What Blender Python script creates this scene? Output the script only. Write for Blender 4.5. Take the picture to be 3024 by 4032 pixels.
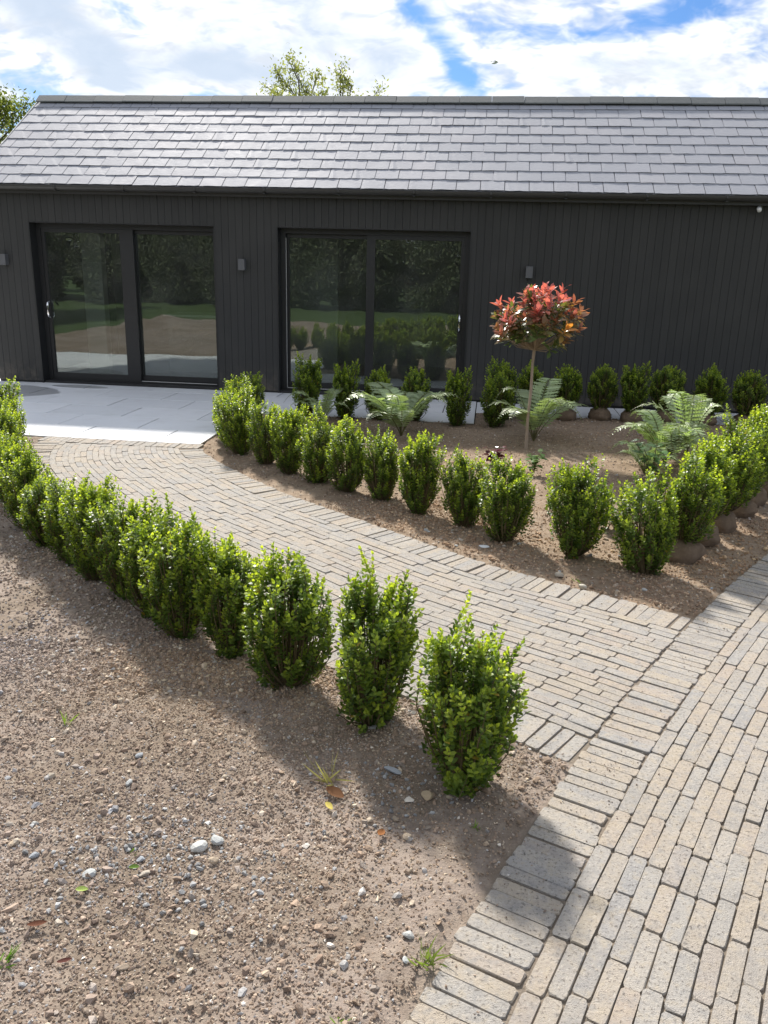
import bpy, math, random
import numpy as np
from mathutils import Matrix, Vector
R=math.radians
rng=np.random.default_rng(7); random.seed(7)
for o in list(bpy.data.objects): bpy.data.objects.remove(o)
S=bpy.context.scene; COL=S.collection

# ------------------------------------------------------------------ camera
CH=1.765; FPX=3272.0
p,r,y=R(16.842),R(1.4625),R(-6.752)
Fw=np.array([math.sin(y)*math.cos(p),math.cos(y)*math.cos(p),-math.sin(p)])
rt=np.array([math.cos(y),-math.sin(y),0.]); up=np.cross(rt,Fw)
Rr=math.cos(r)*rt+math.sin(r)*up; Uu=-math.sin(r)*rt+math.cos(r)*up
cam=bpy.data.cameras.new('camera'); co=bpy.data.objects.new('camera',cam); COL.objects.link(co)
cam.sensor_fit='VERTICAL'; cam.sensor_height=36.0; cam.lens=36.0*FPX/4032.0; cam.clip_start=.05; cam.clip_end=2000
M=Matrix(((Rr[0],Uu[0],-Fw[0],0),(Rr[1],Uu[1],-Fw[1],0),(Rr[2],Uu[2],-Fw[2],CH),(0,0,0,1)))
co.matrix_world=M; S.camera=co

# ------------------------------------------------------------------ light, exposure
EL=R(41.0); AZ=R(24.0)                       # sun stands behind the house, to the left
sd=Vector((-math.sin(AZ)*math.cos(EL),math.cos(AZ)*math.cos(EL),math.sin(EL)))
su=bpy.data.lights.new('sun','SUN'); su.energy=2.8; su.angle=R(4.5); su.color=(1,.95,.88)
so=bpy.data.objects.new('sun',su); COL.objects.link(so); so.rotation_euler=sd.to_track_quat('Z','Y').to_euler(); so.location=(-10,20,20)
S.view_settings.view_transform='Standard'; S.view_settings.look='None'; S.view_settings.exposure=1.48; S.view_settings.gamma=1
S.view_settings.use_curve_mapping=False
S.render.resolution_x=768; S.render.resolution_y=1024
S.cycles.max_bounces=5; S.cycles.diffuse_bounces=3; S.cycles.glossy_bounces=3; S.cycles.transmission_bounces=4; S.cycles.transparent_max_bounces=10

class NT:
    """tiny node-tree helper"""
    def __init__(s,t): s.t=t; s.n=t.nodes; s.l=t.links
    def new(s,ty,**k):
        n=s.n.new(ty)
        for a,b in k.items(): setattr(n,a,b)
        return n
    def put(s,sock,v):
        if v is None: return
        if hasattr(v,'is_output') : s.l.new(v,sock)
        else:
            if isinstance(v,tuple) and len(v)==3 and sock.type=='RGBA': v=(*v,1)
            sock.default_value=v
    def math(s,op,a,b=None,c=None,clamp=False):
        n=s.new('ShaderNodeMath',operation=op,use_clamp=clamp)
        for i,v in enumerate((a,b,c)): s.put(n.inputs[i],v)
        return n.outputs[0]
    def mix(s,f,a,b,bt='MIX'):
        n=s.new('ShaderNodeMix',data_type='RGBA',blend_type=bt); s.put(n.inputs[0],f); s.put(n.inputs[6],a); s.put(n.inputs[7],b); return n.outputs[2]
    def noise(s,vec,scale,detail=4,rough=.55,dist=0,out=0,dim='3D'):
        n=s.new('ShaderNodeTexNoise',noise_dimensions=dim); s.put(n.inputs['Vector'],vec)
        n.inputs['Scale'].default_value=scale; n.inputs['Detail'].default_value=detail; n.inputs['Roughness'].default_value=rough; n.inputs['Distortion'].default_value=dist
        return n.outputs[out]
    def step(s,v,a,b):
        n=s.new('ShaderNodeMapRange',interpolation_type='SMOOTHSTEP'); s.put(n.inputs[0],v); s.put(n.inputs[1],a); s.put(n.inputs[2],b); return n.outputs[0]
    def ramp(s,v,stops):
        n=s.new('ShaderNodeValToRGB'); s.put(n.inputs[0],v); e=n.color_ramp.elements
        while len(e)<len(stops): e.new(.5)
        for el,(q,c) in zip(e,stops): el.position=q; el.color=(*c,1)
        return n.outputs[0]
    def comb(s,x,y,z):
        n=s.new('ShaderNodeCombineXYZ'); s.put(n.inputs[0],x); s.put(n.inputs[1],y); s.put(n.inputs[2],z); return n.outputs[0]
    def vmath(s,op,a,b=None):
        n=s.new('ShaderNodeVectorMath',operation=op); s.put(n.inputs[0],a)
        if b is not None: s.put(n.inputs[1],b)
        return n.outputs[0]
    def sep(s,v):
        n=s.new('ShaderNodeSeparateXYZ'); s.put(n.inputs[0],v); return n.outputs

# ------------------------------------------------------------------ sky with broken cloud
W=bpy.data.worlds.new('World'); S.world=W; W.use_nodes=True; W.cycles.sampling_method='MANUAL'; W.cycles.sample_map_resolution=512; w=NT(W.node_tree); w.n.clear()
sky=w.new('ShaderNodeTexSky',sky_type='NISHITA'); sky.sun_disc=False; sky.sun_elevation=EL; sky.sun_rotation=-AZ
sky.air_density=1.0; sky.dust_density=.6; sky.ozone_density=1.5
tc=w.new('ShaderNodeTexCoord').outputs['Generated']
sx,sy,sz=w.sep(tc)
den=w.math('ADD',w.math('MAXIMUM',sz,0.0),.30)
P1=w.comb(w.math('ADD',w.math('DIVIDE',sx,den),3.1),w.math('ADD',w.math('DIVIDE',sy,den),1.7),w.math('MULTIPLY',sz,2.2))
az=w.math('ARCTAN2',sx,sy); el=w.math('ARCSINE',sz)
wp=w.vmath('ADD',P1,w.vmath('MULTIPLY',w.vmath('SUBTRACT',w.noise(P1,3.0,3,.5,out=1),(.5,.5,.5)),(.22,.22,.1)))
big=w.noise(P1,1.0,2,.5); med=w.noise(wp,3.4,6,.56,.1); fine=w.noise(wp,13.0,3,.6,.2)
dens=w.math('ADD',w.math('ADD',w.math('MULTIPLY',big,.55),w.math('MULTIPLY',med,.62)),w.math('MULTIPLY',fine,.20))
def bank(a0,e0,sa,se,amp,tilt=0.0):
    da=w.math('SUBTRACT',az,a0); de=w.math('SUBTRACT',w.math('SUBTRACT',el,e0),w.math('MULTIPLY',da,tilt))
    q_=w.math('ADD',w.math('POWER',w.math('DIVIDE',da,sa),2.0),w.math('POWER',w.math('DIVIDE',de,se),2.0))
    return w.math('MULTIPLY',w.math('EXPONENT',w.math('MULTIPLY',q_,-1.0)),amp)
for bk in [(-.066,.215,.055,.020,-.155,-.9),(.10,.222,.06,.010,-.08,0.0),(.20,.250,.09,.022,-.15,.1),(.03,.248,.07,.014,.06,-.2),(.15,.190,.13,.024,.12,.0),(-.25,.195,.16,.045,.11,-.1),(-.45,.205,.07,.04,.22,-.6),(-.32,.188,.07,.016,.16,-.1),(-.50,.235,.06,.03,.08,0.0)]:
    dens=w.math('ADD',dens,bank(*bk))
cov=w.step(dens,.565,.735)
core=w.math('MULTIPLY',w.step(dens,.73,.87),.9)
puff=w.step(w.math('ADD',w.math('MULTIPLY',fine,.6),w.math('MULTIPLY',med,.4)),.38,.58)
lit=w.mix(puff,(2.1,2.24,2.45),(3.2,3.21,3.25))
lit=w.mix(core,lit,(1.7,1.98,2.38))
skyc=w.mix(1.0,sky.outputs[0],(.125,.20,.305),'MULTIPLY')
colr=w.mix(w.math('MULTIPLY',cov,.97),skyc,lit)
bg=w.new('ShaderNodeBackground'); w.put(bg.inputs[0],colr); bg.inputs[1].default_value=.14
wo=w.new('ShaderNodeOutputWorld'); w.l.new(bg.outputs[0],wo.inputs[0])

# ------------------------------------------------------------------ materials
MATS={}
def mat(name,fn):
    m=bpy.data.materials.new(name); m.use_nodes=True; t=NT(m.node_tree); t.n.clear()
    out=t.new('ShaderNodeOutputMaterial'); sh,disp=fn(t),None
    if isinstance(sh,tuple): sh,disp=sh
    t.l.new(sh,out.inputs[0]); MATS[name]=m; return m
def pbsdf(t,col,rough=.6,spec=.5,metal=0,normal=None):
    b=t.new('ShaderNodeBsdfPrincipled'); t.put(b.inputs['Base Color'],col); t.put(b.inputs['Roughness'],rough)
    t.put(b.inputs['Specular IOR Level'],spec); b.inputs['Metallic'].default_value=metal
    if normal is not None: t.l.new(normal,b.inputs['Normal'])
    return b.outputs[0]
def bump(t,h,strength=.4,dist=.01):
    n=t.new('ShaderNodeBump'); n.inputs['Strength'].default_value=strength; n.inputs['Distance'].default_value=dist; t.put(n.inputs['Height'],h); return n.outputs[0]
def geo(t): return t.new('ShaderNodeNewGeometry')
def attr(t,n): 
    a=t.new('ShaderNodeAttribute'); a.attribute_name=n; return a.outputs['Color']

def brick_mat(per_island):
    def f(t):
        pos=geo(t).outputs['Position']
        rnd=geo(t).outputs['Random Per Island'] if per_island else t.new('ShaderNodeObjectInfo').outputs['Random']
        wn=t.new('ShaderNodeTexWhiteNoise',noise_dimensions='1D'); t.put(wn.inputs['W'],t.math('MULTIPLY',rnd,917.0))
        base=t.ramp(wn.outputs[0],[(0,(.33,.31,.285)),(.16,(.365,.33,.288)),(.34,(.41,.35,.28)),(.5,(.352,.335,.31)),(.66,(.41,.37,.318)),(.78,(.328,.318,.306)),(.9,(.40,.335,.275)),(1,(.41,.355,.28))])
        n1=t.noise(pos,9,3,.6); n2=t.noise(pos,95,5,.72); n3=t.noise(pos,380,2,.5)
        c=t.mix(t.step(n1,.35,.75),base,t.mix(.5,base,(.42,.385,.34)))
        blot=t.noise(pos,26,4,.62)
        c=t.mix(t.math('MULTIPLY',t.step(blot,.5,.68),.45),c,(.44,.37,.27))
        c=t.mix(t.math('MULTIPLY',t.step(blot,.5,.34),.45),c,(.26,.255,.25))
        c=t.mix(t.math('MULTIPLY',t.step(n2,.54,.66),.8),c,(.11,.097,.083))
        c=t.mix(t.math('MULTIPLY',t.step(n2,.44,.32),.55),c,(.55,.51,.45))
        c=t.mix(t.math('MULTIPLY',t.step(t.noise(pos,1.7,4,.6),.45,.72),.28),c,(.30,.265,.22))
        h=t.math('ADD',t.math('MULTIPLY',n2,.7),t.math('MULTIPLY',n3,.3))
        return pbsdf(t,c,.85,.2,normal=bump(t,h,.9,.009))
    return f
mat('brick',brick_mat(False)); mat('brick_joined',brick_mat(True))
def soil_mat(t):
    pos=geo(t).outputs['Position']; a=t.sep(attr(t,'zone'))
    n1=t.noise(pos,1.4,4,.6); n2=t.noise(pos,24,5,.65); n3=t.noise(pos,110,4,.7)
    left=t.mix(t.step(n1,.42,.58),(.295,.24,.20),(.225,.178,.135))
    right=t.mix(t.step(n1,.4,.65),(.26,.19,.13),(.30,.23,.165))
    c=t.mix(a[0],left,right)
    c=t.mix(t.math('MULTIPLY',t.step(n2,.5,.68),.5),c,(.38,.315,.25))
    c=t.mix(t.math('MULTIPLY',t.step(n2,.5,.34),.45),c,(.16,.12,.09))
    c=t.mix(t.math('MULTIPLY',t.step(n3,.58,.7),.35),c,(.34,.30,.25))
    c=t.mix(a[1],c,t.mix(n3,(.17,.14,.11),(.26,.22,.175)))
    h=t.math('ADD',t.math('MULTIPLY',n2,.6),t.math('MULTIPLY',n3,.5))
    return pbsdf(t,c,.95,.1,normal=bump(t,h,.9,.016))
mat('soil',soil_mat)
def tint_mat(rough,spec,bs=.5,scale=200):
    def f(t):
        pos=geo(t).outputs['Position']; n=t.noise(pos,scale,3,.6)
        c=t.mix(.35,attr(t,'tint'),t.mix(n,(.25,.25,.25),(.75,.75,.75)),'OVERLAY')
        return pbsdf(t,c,rough,spec,normal=bump(t,n,bs,.004))
    return f
mat('gravel',tint_mat(.9,.2))
def leaf_mat(tr,rough=.42,spec=.45,boost=(1.3,1.45,.7)):
    def f(t):
        c=attr(t,'tint')
        b=pbsdf(t,c,rough,spec)
        tl=t.new('ShaderNodeBsdfTranslucent'); t.put(tl.inputs[0],t.mix(1.0,c,boost,'MULTIPLY'))
        m=t.new('ShaderNodeMixShader'); m.inputs[0].default_value=tr; t.l.new(b,m.inputs[1]); t.l.new(tl.outputs[0],m.inputs[2]); return m.outputs[0]
    return f
mat('box_leaf',leaf_mat(.5,.40,.4,(1.7,1.7,.5)))
mat('fern_leaf',leaf_mat(.35,.4,.5)); mat('red_leaf',leaf_mat(.45,.28,.5,(1.5,1.3,.9))); mat('tree_leaf',leaf_mat(.5,.5,.3,(1.3,1.35,.8))); mat('dark_leaf',leaf_mat(.25,.6,.2))
def bark(c1,c2,sc=40):
    def f(t):
        pos=geo(t).outputs['Position']; n=t.noise(t.vmath('MULTIPLY',pos,(1,1,.25)),sc,4,.6)
        return pbsdf(t,t.mix(n,c1,c2),.85,.2,normal=bump(t,n,.5,.004))
    return f
mat('stem',bark((.10,.085,.045),(.17,.13,.07))); mat('trunk',bark((.26,.205,.155),(.42,.34,.26),60)); mat('tree_bark',bark((.10,.085,.07),(.18,.155,.13),20))
def hess(t):
    pos=geo(t).outputs['Position']; n=t.noise(pos,22,5,.7); wv=t.noise(pos,260,2,.5)
    c=t.mix(n,(.11,.078,.055),(.38,.285,.20)); c=t.mix(t.math('MULTIPLY',wv,.5),c,(.14,.10,.07))
    return pbsdf(t,c,.95,.1,normal=bump(t,t.math('ADD',n,wv),.9,.01))
mat('hessian',hess)
def slate_mat(per_island):
    def f(t):
        pos=geo(t).outputs['Position']
        rnd=geo(t).outputs['Random Per Island'] if per_island else t.new('ShaderNodeObjectInfo').outputs['Random']
        wn=t.new('ShaderNodeTexWhiteNoise',noise_dimensions='1D'); t.put(wn.inputs['W'],t.math('MULTIPLY',rnd,531.0))
        c=t.ramp(wn.outputs[0],[(0,(.295,.302,.33)),(.4,(.32,.325,.352)),(.7,(.308,.315,.342)),(1,(.345,.343,.365))])
        off=t.vmath('ADD',pos,t.comb(t.math('MULTIPLY',rnd,40.0),0.0,0.0))
        n1=t.noise(off,5,4,.6,.8); n2=t.noise(t.vmath('MULTIPLY',off,(1,2.2,2.2)),16,5,.6,1.0); n3=t.noise(pos,150,2,.6)
        c=t.mix(t.math('MULTIPLY',t.step(n1,.5,.75),.35),c,(.34,.328,.35))
        h=t.math('ADD',n2,t.math('MULTIPLY',n3,.15))
        rg=t.math('ADD',.62,t.math('MULTIPLY',n1,.16))
        return pbsdf(t,c,rg,.2,normal=bump(t,h,.3,.010))
    return f
mat('slate',slate_mat(False)); mat('slate_joined',slate_mat(True))
def noisy(c1,c2,sc,rough,spec=.4,bs=.2,metal=0,stretch=(1,1,1)):
    def f(t):
        pos=t.vmath('MULTIPLY',geo(t).outputs['Position'],stretch); n=t.noise(pos,sc,4,.6)
        return pbsdf(t,t.mix(n,c1,c2),rough,spec,metal,normal=bump(t,n,bs,.004))
    return f
mat('ridge',noisy((.11,.118,.118),(.17,.175,.17),30,.75))
def board_mat(t):
    pos=geo(t).outputs['Position']; rnd=t.new('ShaderNodeObjectInfo').outputs['Random']
    n=t.noise(t.vmath('ADD',t.vmath('MULTIPLY',pos,(1,1,.06)),t.comb(t.math('MULTIPLY',rnd,30.0),0.0,0.0)),55,4,.6)
    big=t.noise(pos,1.1,3,.6)
    c=t.mix(n,(.034,.034,.0325),(.050,.049,.0465)); c=t.mix(t.math('MULTIPLY',rnd,.3),c,(.058,.057,.054)); c=t.mix(t.math('MULTIPLY',t.step(big,.45,.7),.3),c,(.064,.062,.058))
    sp=t.sep(pos); low=t.math('MULTIPLY',t.step(sp[2],.42,.0),t.step(t.noise(pos,9,4,.65),.40,.68)); c=t.mix(t.math('MULTIPLY',low,.5),c,(.16,.135,.11))   # soil splash on the board feet
    return pbsdf(t,c,.72,.3,normal=bump(t,n,.35,.004))
mat('board',board_mat)
mat('black_frame',noisy((.018,.018,.018),(.026,.026,.026),30,.42,.45,.03)); mat('gutter',noisy((.045,.044,.042),(.056,.054,.052),12,.45,.4,.05))
mat('inner',noisy((.42,.42,.40),(.48,.47,.45),3,.9,.2,.03)); mat('inner_dark',noisy((.34,.34,.33),(.40,.40,.385),4,.6,.3,.03)); mat('inner_floor',noisy((.20,.20,.20),(.26,.26,.255),6,.35,.4,.03)); mat('curtain',noisy((.50,.51,.47),(.6,.6,.56),5,.9,.1,.1))
mat('chrome',noisy((.75,.76,.77),(.85,.85,.86),30,.14,.5,.02,1)); mat('lamp_metal',noisy((.10,.10,.105),(.135,.135,.14),30,.45,.4,.05)); mat('white_plastic',noisy((.7,.7,.69),(.8,.8,.79),20,.4,.4,.03)); mat('lens_glass',noisy((.02,.02,.022),(.03,.03,.03),20,.1,.5,.0))
mat('seal',noisy((.5,.5,.48),(.58,.57,.55),20,.5,.4,.02)); mat('verge',noisy((.42,.42,.42),(.52,.52,.51),14,.7,.3,.1))
def slab_mat(t):
    pos=geo(t).outputs['Position']; rnd=t.new('ShaderNodeObjectInfo').outputs['Random']
    n1=t.noise(pos,2.2,4,.6); n2=t.noise(pos,70,4,.7)
    c=t.mix(t.step(n1,.35,.7),(.77,.78,.79),(.82,.83,.84)); c=t.mix(t.math('MULTIPLY',rnd,.8),c,(.68,.695,.71)); c=t.mix(t.math('MULTIPLY',t.step(n2,.55,.7),.3),c,(.60,.605,.615))
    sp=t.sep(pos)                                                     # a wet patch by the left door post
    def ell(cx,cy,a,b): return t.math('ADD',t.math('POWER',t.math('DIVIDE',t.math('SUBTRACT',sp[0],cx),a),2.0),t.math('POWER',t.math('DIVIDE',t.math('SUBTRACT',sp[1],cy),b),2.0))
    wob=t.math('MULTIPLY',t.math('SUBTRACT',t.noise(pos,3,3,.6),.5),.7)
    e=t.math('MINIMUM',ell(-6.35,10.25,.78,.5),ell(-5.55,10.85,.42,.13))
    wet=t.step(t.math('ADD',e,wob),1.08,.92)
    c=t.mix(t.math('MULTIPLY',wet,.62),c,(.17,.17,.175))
    dirt=t.step(t.noise(pos,3.6,5,.68),.50,.72); c=t.mix(t.math('MULTIPLY',dirt,.22),c,(.48,.46,.43)); rg=t.math('SUBTRACT',.55,t.math('MULTIPLY',wet,.18))
    return pbsdf(t,c,rg,.45,normal=bump(t,n2,.12,.002))
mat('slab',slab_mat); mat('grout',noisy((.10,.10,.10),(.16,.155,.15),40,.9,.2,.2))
mat('lawn',noisy((.055,.088,.03),(.08,.12,.042),6,.9,.15,.6)); 
def glass_mat(t):
    fr=t.new('ShaderNodeFresnel'); fr.inputs[0].default_value=1.75
    tr=t.new('ShaderNodeBsdfTransparent'); tr.inputs[0].default_value=(.80,.84,.82,1)
    gl=t.new('ShaderNodeBsdfGlossy'); gl.inputs['Roughness'].default_value=0.0; gl.inputs[0].default_value=(.80,.84,.82,1)
    n=t.noise(geo(t).outputs['Position'],1.3,2,.5); t.l.new(bump(t,n,.10,.03),gl.inputs['Normal'])
    m=t.new('ShaderNodeMixShader'); t.l.new(t.math('ADD',t.math('MULTIPLY',fr.outputs[0],1.2),.05,clamp=True),m.inputs[0]); t.l.new(tr.outputs[0],m.inputs[1]); t.l.new(gl.outputs[0],m.inputs[2])
    df=t.new('ShaderNodeBsdfDiffuse'); df.inputs[0].default_value=(.55,.55,.51,1); sm=t.noise(geo(t).outputs['Position'],2.5,4,.6); m2=t.new('ShaderNodeMixShader'); t.l.new(t.math('ADD',.022,t.math('MULTIPLY',t.step(sm,.3,.75),.035)),m2.inputs[0]); t.l.new(m.outputs[0],m2.inputs[1]); t.l.new(df.outputs[0],m2.inputs[2]); return m2.outputs[0]
mat('glass',glass_mat)
mat('dry',leaf_mat(.2,.8,.1,(1,1,1))); mat('bird',noisy((.55,.54,.53),(.75,.74,.73),20,.7,.2,.1)); mat('cable',noisy((.02,.02,.02),(.03,.03,.03),20,.6,.3,.0))
mat('white_wall',noisy((.70,.70,.68),(.78,.78,.76),3,.85,.2,.05)); mat('roof_far',noisy((.10,.10,.11),(.14,.14,.15),8,.7,.3,.2))

# ------------------------------------------------------------------ mesh helpers
def mk(name,V,faces,m=None,parent=None,tint=None,smooth=False,attrs=None):
    """V (n,3); faces: list of int arrays (k,3)/(k,4) or list of tuples"""
    me=bpy.data.meshes.new(name); V=np.asarray(V,np.float32)
    if isinstance(faces,np.ndarray): faces=[faces]
    if len(faces) and isinstance(faces[0],np.ndarray):
        me.vertices.add(len(V)); me.vertices.foreach_set('co',V.ravel())
        tot=np.concatenate([np.full(len(f),f.shape[1],np.int32) for f in faces]); idx=np.concatenate([f.ravel() for f in faces]).astype(np.int32)
        me.loops.add(len(idx)); me.loops.foreach_set('vertex_index',idx); me.polygons.add(len(tot))
        st=np.zeros(len(tot),np.int32); st[1:]=np.cumsum(tot)[:-1]; me.polygons.foreach_set('loop_start',st); me.polygons.foreach_set('loop_total',tot)
        me.update(calc_edges=True); me.validate()
    else: me.from_pydata([tuple(v) for v in V],[],faces); me.update()
    for nm,a in (attrs or ({'tint':tint} if tint is not None else {})).items():
        A=me.attributes.new(nm,'FLOAT_COLOR','POINT'); c=np.ones((len(V),4),np.float32); c[:,:3]=a; A.data.foreach_set('color',c.ravel())
    me.polygons.foreach_set('use_smooth',np.full(len(me.polygons),smooth))
    if m: me.materials.append(MATS[m])
    return me
def ob(name,me,parent=None,loc=None,rot=None,scale=None,M=None):
    o=bpy.data.objects.new(name,me); COL.objects.link(o)
    if parent is not None: o.parent=parent
    if M is not None: o.matrix_basis=M
    if loc is not None: o.location=loc
    if rot is not None: o.rotation_euler=rot
    if scale is not None: o.scale=scale
    return o
def tag(o,label,cat=None,group=None,kind=None):
    o['label']=label
    if cat: o['category']=cat
    if group: o['group']=group
    if kind: o['kind']=kind
    return o
def empty(name,loc=(0,0,0),rot=(0,0,0)): return ob(name,None,loc=loc,rot=rot)
BOXF=[(0,3,2,1),(4,5,6,7),(0,1,5,4),(1,2,6,5),(2,3,7,6),(3,0,4,7)]
def boxv(x0,x1,y0,y1,z0,z1): return [(x0,y0,z0),(x1,y0,z0),(x1,y1,z0),(x0,y1,z0),(x0,y0,z1),(x1,y0,z1),(x1,y1,z1),(x0,y1,z1)]
def boxes(L):
    V=[];Fc=[]
    for b in L:
        k=len(V); V+=boxv(*b); Fc+=[tuple(i+k for i in f) for f in BOXF]
    return V,Fc
def box_obj(name,L,m,parent=None):
    if not isinstance(L[0],(tuple,list)): L=[L]
    V,Fc=boxes(L); return ob(name,mk(name,V,Fc,m),parent)
def tube(pts,rad,n=6,cap=True):
    pts=np.asarray(pts,float); k=len(pts); rad=np.broadcast_to(np.asarray(rad,float),(k,))
    T=np.gradient(pts,axis=0); T/=np.linalg.norm(T,axis=1,keepdims=True)+1e-9
    ref=np.array([0,0,1.]) if abs(T[:,2]).mean()<.8 else np.array([1.,0,0])
    A=np.cross(T,ref); A/=np.linalg.norm(A,axis=1,keepdims=True)+1e-9; B=np.cross(T,A)
    th=np.linspace(0,2*math.pi,n,endpoint=False)
    V=(pts[:,None]+rad[:,None,None]*(A[:,None]*np.cos(th)[None,:,None]+B[:,None]*np.sin(th)[None,:,None])).reshape(-1,3)
    Q=[];
    for i in range(k-1):
        for j in range(n): Q.append((i*n+j,i*n+(j+1)%n,(i+1)*n+(j+1)%n,(i+1)*n+j))
    return V,np.array(Q)
def join(parts):
    V=[];Fq=[];k=0
    for v,f in parts: V.append(np.asarray(v)); Fq.append(np.asarray(f)+k); k+=len(v)
    return np.concatenate(V),[np.concatenate(Fq)]
def vnoise(x,y,seed=0):
    g=np.random.default_rng(seed).random((64,64)); xi=np.floor(x).astype(int); yi=np.floor(y).astype(int); fx=x-xi; fy=y-yi
    fx=fx*fx*(3-2*fx); fy=fy*fy*(3-2*fy); a=g[xi%64,yi%64]; b=g[(xi+1)%64,yi%64]; c=g[xi%64,(yi+1)%64]; d=g[(xi+1)%64,(yi+1)%64]
    return (a*(1-fx)+b*fx)*(1-fy)+(c*(1-fx)+d*fx)*fy-.5
ORD='nearest second third fourth fifth sixth seventh eighth ninth tenth eleventh twelfth thirteenth fourteenth fifteenth sixteenth seventeenth eighteenth nineteenth twentieth'.split()

# ------------------------------------------------------------------ plan of paths (metres; x along the house, y towards it)
PATIO_Y=7.695; WALL=11.04
drv=np.array([(-.045,1.677),(.014,1.868),(.058,1.989),(.114,2.097),(.164,2.222),(.234,2.372),(.327,2.576),(.413,2.74),(.507,2.962),(.579,3.117),(.684,3.317),(.769,3.475),(.885,3.698),(1.042,3.969),(1.156,4.172),(1.314,4.466),(1.466,4.73),(1.889,5.384)])
cf=np.polyfit(drv[:,1],drv[:,0],2)
def resample(P,st=.01):
    s=np.r_[0,np.cumsum(np.hypot(*np.diff(P,axis=0).T))]; q=np.arange(0,s[-1],st); return np.c_[np.interp(q,s,P[:,0]),np.interp(q,s,P[:,1])]
yy=np.linspace(-2.6,8.8,600); DE=resample(np.c_[np.polyval(cf,yy),yy])          # drive's left edge, running away from the camera
pr=np.array([(1.163,4.205),(.87,4.38),(.44,4.61),(.04,4.85),(-.42,5.235),(-.92,5.645),(-1.3,5.96),(-1.63,6.25),(-1.85,6.49),(-2.1,6.76),(-2.34,7.035),(-2.57,7.33),(-2.73,7.66)])
t0=pr[0]-pr[1]; t0/=np.hypot(*t0); t1=pr[-1]-pr[-2]; t1/=np.hypot(*t1)
pr=np.r_[[pr[0]+t0*1.0],pr,[pr[-1]+np.array([-.02,.3])]]
ti=np.arange(len(pr)); tt=np.linspace(0,len(pr)-1,900)
PE=np.c_[np.interp(tt,ti,pr[:,0]),np.interp(tt,ti,pr[:,1])]
ker=np.hanning(81); ker/=ker.sum(); pad=40
PE=np.c_[[np.convolve(np.r_[2*PE[0,k]-PE[pad:0:-1,k],PE[:,k],2*PE[-1,k]-PE[-2:-pad-2:-1,k]],ker,'valid') for k in (0,1)]].T
PE=resample(PE)                                                                  # path's right edge, from the drive to the patio
def normals(P):
    T=np.gradient(P,axis=0); T/=np.hypot(*T.T)[:,None]; return T,np.c_[-T[:,1],T[:,0]]
PT,PN=normals(PE); DT,DN=normals(DE); DN=-DN                                     # PN into the path, DN into the drive
PW=np.linspace(1.66,1.56,len(PE))
def nearest(Q,P,N):
    """signed offset and index of nearest sample"""
    Q=np.atleast_2d(Q); d=np.empty(len(Q)); idx=np.empty(len(Q),int); st=4
    for a in range(0,len(Q),4000):
        q=Q[a:a+4000]; dd=((q[:,None]-P[None,::st])**2).sum(2); i=dd.argmin(1)*st; idx[a:a+4000]=i; d[a:a+4000]=((q-P[i])*N[i]).sum(1)
    return d,idx
def zones(Q):
    dd,_=nearest(Q,DE,DN); dp,ip=nearest(Q,PE,PN)
    in_d=(dd>0)&(dd<2.75); in_p=(dp>0)&(dp<PW[ip])&(Q[:,1]<PATIO_Y+.02)&(dd<=0)
    pat=((Q[:,0]<-2.74)&(Q[:,1]>PATIO_Y))|((Q[:,0]<-.1)&(Q[:,1]>9.535))|(Q[:,1]>10.2)
    left=(dp>PW[ip]*.5)&(Q[:,0]<1)
    return dd,dp,ip,in_d,in_p,pat,left

# ------------------------------------------------------------------ ground
def ring_sheet():
    V=[(-900,-900,-.11),(900,-900,-.11),(900,900,-.11),(-900,900,-.11)]
    return mk('ground',V,[(0,1,2,3)],'lawn')
g=ob('ground',ring_sheet()); tag(g,'short green lawn stretching away beyond the beds',kind='structure')
xs=np.r_[np.arange(-9.6,-4,.06),np.arange(-4,2.6,.024),np.arange(2.6,6.4,.07)]
ys=np.r_[np.arange(-1.4,1.0,.06),np.arange(1.0,4.2,.022),np.arange(4.2,7.8,.036),np.arange(7.8,11.4,.07)]
GX,GY=np.meshgrid(xs,ys); Q=np.c_[GX.ravel(),GY.ravel()]
dd,dp,ip,ind,inp,pat,left=zones(Q)
def soil_z(x,y): return -.006+.022*vnoise(x*1.3+9,y*1.3+5,1)+.016*vnoise(x*5+3,y*5,2)+.012*vnoise(x*14,y*14+7,3)+.008*vnoise(x*33,y*33,4)
Z=soil_z(Q[:,0],Q[:,1])
edge=np.minimum(np.abs(dd),np.where(dp>PW[ip]*.5,np.abs(dp-PW[ip]),np.abs(dp))); Z-=.012*np.exp(-(edge/.05)**2)
Z=np.where(ind|inp,-.0075,Z); Z=np.where(pat,-.055,Z)
nx,ny=len(xs),len(ys); I=np.arange(nx*ny).reshape(ny,nx)
Fq=np.stack([I[:-1,:-1],I[:-1,1:],I[1:,1:],I[1:,:-1]],-1).reshape(-1,4)
zone=np.c_[(~left).astype(float),(ind|inp|pat).astype(float),np.zeros(len(Q))]
so_=ob('soil',mk('soil',np.c_[Q,Z],Fq,'soil',attrs={'zone':zone},smooth=True)); tag(so_,'bare stony brown soil of the planting beds',kind='structure')

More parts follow.
